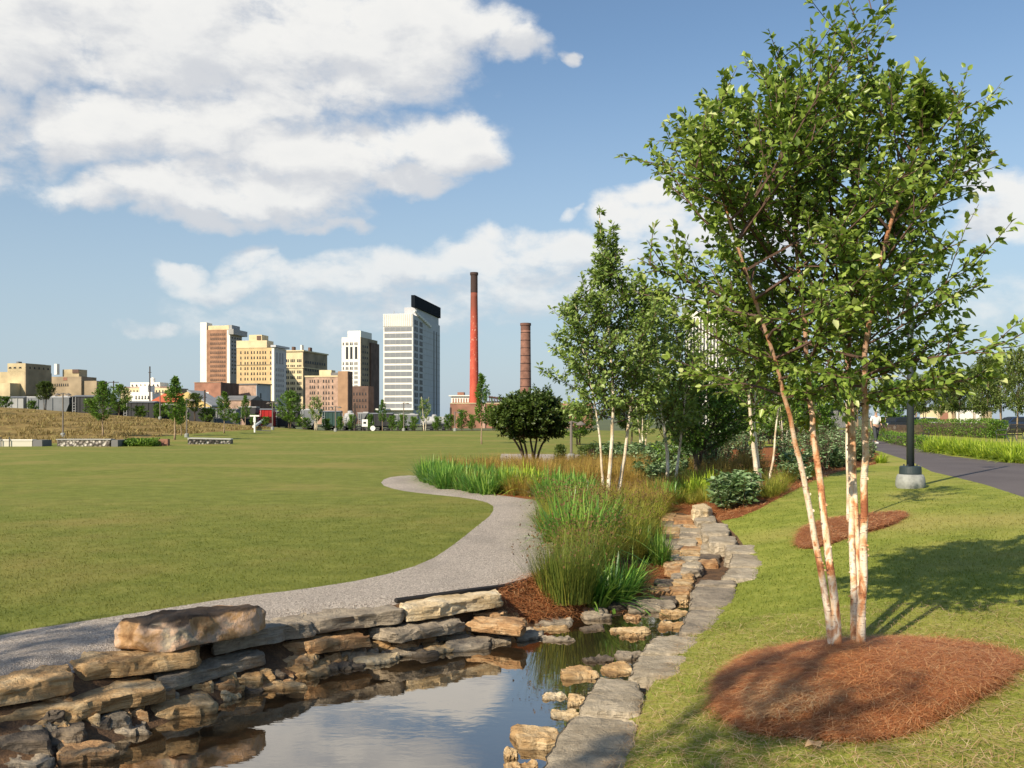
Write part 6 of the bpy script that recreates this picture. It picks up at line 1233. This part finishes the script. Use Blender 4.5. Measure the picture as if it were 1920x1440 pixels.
# ------------------------------------------------------------------ people
SKIN = mat('skin', color=(.45, .27, .18), rough=.6); WSHIRT = mat('white_shirt', color=(.75, .74, .70), rough=.9); GTROU = mat('dark_grey_trousers', color=(.045, .05, .055), rough=.9); TEAL = mat('teal_shirt', color=(.01, .20, .22), rough=.8); HAIR = mat('dark_hair', color=(.02, .015, .01), rough=.8); SHOE = mat('white_shoe', color=(.7, .7, .68), rough=.6); BLACKT = mat('black_trousers', color=(.015, .015, .018), rough=.9)
def skin_mesh(name, vs, es, rs, m, root, sub=2):
    me = bpy.data.meshes.new(name); me.from_pydata(vs, es, []); o = bpy.data.objects.new(name, me); col.objects.link(o)
    sk = o.modifiers.new('s', 'SKIN'); sk.use_smooth_shade = True
    if not me.skin_vertices: 
        bm = bmesh.new(); bm.from_mesh(me); bm.verts.layers.skin.verify(); bm.to_mesh(me); bm.free()
    for i, r_ in enumerate(rs): me.skin_vertices[0].data[i].radius = r_ if hasattr(r_, '__len__') else (r_, r_)
    me.skin_vertices[0].data[0].use_root = True
    sb = o.modifiers.new('u', 'SUBSURF'); sb.levels = sb.render_levels = sub
    dg = bpy.context.evaluated_depsgraph_get(); dg.update(); m2 = bpy.data.meshes.new_from_object(o.evaluated_get(dg)); o.modifiers.clear(); o.data = m2; m2.materials.clear(); m2.materials.append(m); m2.polygons.foreach_set('use_smooth', [True] * len(m2.polygons)); o.parent = root
    return o
def person(px, D, rz, label, shirt, trousers, step=.22, bag=False, cap=None):
    """faces local +y, mid stride"""
    b = A(px, D); root = empty('person', tuple(b), rz, label=label, cat='person')
    V = [(0, 0, .93), (0, 0, 1.12), (0, .01, 1.34), (0, .01, 1.46), (0, .02, 1.54), (0, .03, 1.62), (0, .03, 1.72)]; E = [(i, i + 1) for i in range(6)]; Rr = [(.15, .10), (.13, .09), (.17, .10), (.06, .06), (.055, .06), (.078, .092), (.06, .07)]
    def chain(st, pts, rs):
        p_ = st
        for q, r_ in zip(pts, rs): V.append(q); Rr.append((r_, r_)); E.append((p_, len(V) - 1)); p_ = len(V) - 1
        return p_
    for s in (-1, 1):
        f = s * step; chain(0, [(s * .10, f * .1, .84), (s * .10, f * .5 + .04, .48), (s * .10, f - (.02 if f > 0 else .05), .09), (s * .11, f + .12, .03)], [.085, .058, .04, .035])
        w_ = chain(2, [(s * .19, 0, 1.38), (s * .24, -f * .3, 1.12), (s * .24, -f * .5 + .08, .90), (s * .235, -f * .5 + .11, .83)], [.05, .04, .028, .03])
        for k in range(4): chain(w_, [(s * (.215 + k * .011), -f * .5 + .135 + .004 * k, .785), (s * (.205 + k * .011), -f * .5 + .12, .745)], [.009, .007])
        chain(w_, [(s * .205, -f * .5 + .15, .81), (s * .20, -f * .5 + .16, .78)], [.010, .008])
    skin_mesh('body', V, E, Rr, SKIN, root)
    V2 = [(0, 0, .92), (0, 0, 1.12), (0, .01, 1.33), (0, .01, 1.42)]; E2 = [(0, 1), (1, 2), (2, 3)]; R2 = [(.18, .13), (.165, .12), (.20, .13), (.09, .08)]
    for s in (-1, 1): f = s * step; V2 += [(s * .20, 0, 1.36), (s * .25, -f * .25, 1.14)]; R2 += [(.075, .075), (.07, .07)]; E2 += [(2, len(V2) - 2), (len(V2) - 2, len(V2) - 1)]
    skin_mesh('shirt', V2, E2, R2, shirt, root)
    V3_ = [(0, 0, .95)]; R3 = [(.17, .125)]; E3 = []
    for s in (-1, 1): f = s * step; V3_ += [(s * .10, f * .1, .82), (s * .105, f * .5 + .04, .48), (s * .105, f - (.02 if f > 0 else .05), .13)]; R3 += [(.115, .115), (.09, .09), (.078, .078)]; k = len(V3_); E3 += [(0, k - 3), (k - 3, k - 2), (k - 2, k - 1)]
    skin_mesh('trousers', V3_, E3, R3, trousers, root)
    for s in (-1, 1): f = s * step; mb = MB(); mb.box(s * .11 - .05, s * .11 + .05, f - .08, f + .2, -.01, .1, .03); mb.build('shoe', SHOE, root)
    mb = MB(); mb.lathe([(.083, 1.60), (.098, 1.66), (.095, 1.74), (.07, 1.79), (.02, 1.81)], (0, .015), 14); mb.build('cap' if cap else 'hair', cap or HAIR, root, smooth=True)
    if cap: mb = MB(); mb.box(-.07, .07, .08, .19, 1.69, 1.705); mb.build('cap_peak', cap, root)
    for s in (-1, 1): mb = MB(); mb.lathe([(.002, 1.655), (.011, 1.663), (.002, 1.671)], (s * .03, .118), 8); mb.build('eye', HAIR, root)
    mb = MB(); mb.add([(-.012, .118, 1.63), (.012, .118, 1.63), (0, .145, 1.632), (0, .118, 1.665)], [(0, 1, 2), (0, 2, 3), (2, 1, 3)]); mb.build('nose', SKIN, root); mb = MB(); mb.box(-.022, .022, .113, .122, 1.598, 1.606); mb.build('mouth', mat('lips', color=(.3, .1, .08)), root)
    if bag: mb = MB(); mb.box(-.13, .13, -.30, -.125, 1.05, 1.4, .04); mb.build('backpack', BLACKT, root)
person(1642, 49.5, R(188), 'person in a white shirt, white cap and baggy dark trousers walking on the asphalt path', WSHIRT, GTROU, .2, cap=SHOE)
person(1537, 66, R(15), 'person in a teal shirt walking away between the big birch trunks', TEAL, BLACKT, .18)
person(1524, 69, R(10), 'person in dark clothes beside the one in teal', GTROU, BLACKT, -.16); person(1497, 74, R(170), 'person in a white top farther back behind the leftmost birch trunk', WSHIRT, GTROU, .15)
# little dry leaf on the near grass
g_ = Gp(1508, 1408); mb = MB(); mb.add([(0, 0, .02), (.03, -.035, .045), (.075, -.025, .03), (.10, .01, .05), (.07, .04, .035), (.03, .035, .05), (.05, .0, .022)], [(0, 1, 6), (1, 2, 6), (2, 3, 6), (3, 4, 6), (4, 5, 6), (5, 0, 6)])
o = mb.build('dry_leaf', mat('dry_leaf_brown', color=(.45, .30, .16), rough=.8)); o.location = tuple(g_); tag(o, 'curled dry brown leaf lying on the grass in front of the straw ring', 'leaf')
# ------------------------------------------------------------------ tell the repeats apart
ONES = ['', 'first', 'second', 'third', 'fourth', 'fifth', 'sixth', 'seventh', 'eighth', 'ninth', 'tenth', 'eleventh', 'twelfth', 'thirteenth', 'fourteenth', 'fifteenth', 'sixteenth', 'seventeenth', 'eighteenth', 'nineteenth']
def ordw(n):
    if n < 20: return ONES[n]
    t = ['', '', 'twent', 'thirt', 'fort', 'fift', 'sixt', 'sevent'][n // 10]; return t + 'ieth' if n % 10 == 0 else t + 'y-' + ONES[n % 10]
by = {}
for o in list(col.objects):
    if o.parent is None and o.get('group') and o.get('label'): by.setdefault((o['group'], o['label']), []).append(o)
for (g_, lb), os_ in by.items():
    if len(os_) < 2: continue
    os_.sort(key=lambda o: o.location.x / o.location.y)
    for i, o in enumerate(os_): o['label'] = lb + ', ' + ('leftmost' if i == 0 else 'rightmost' if i == len(os_) - 1 else ordw(i + 1) + ' from left')
for o in list(col.objects):
    if o.get('label') == 'x': bpy.data.objects.remove(o)
for o in list(col.objects):
    if o.parent is None and o.get('label'): assert 4 <= len(o['label'].split()) <= 16, o['label']
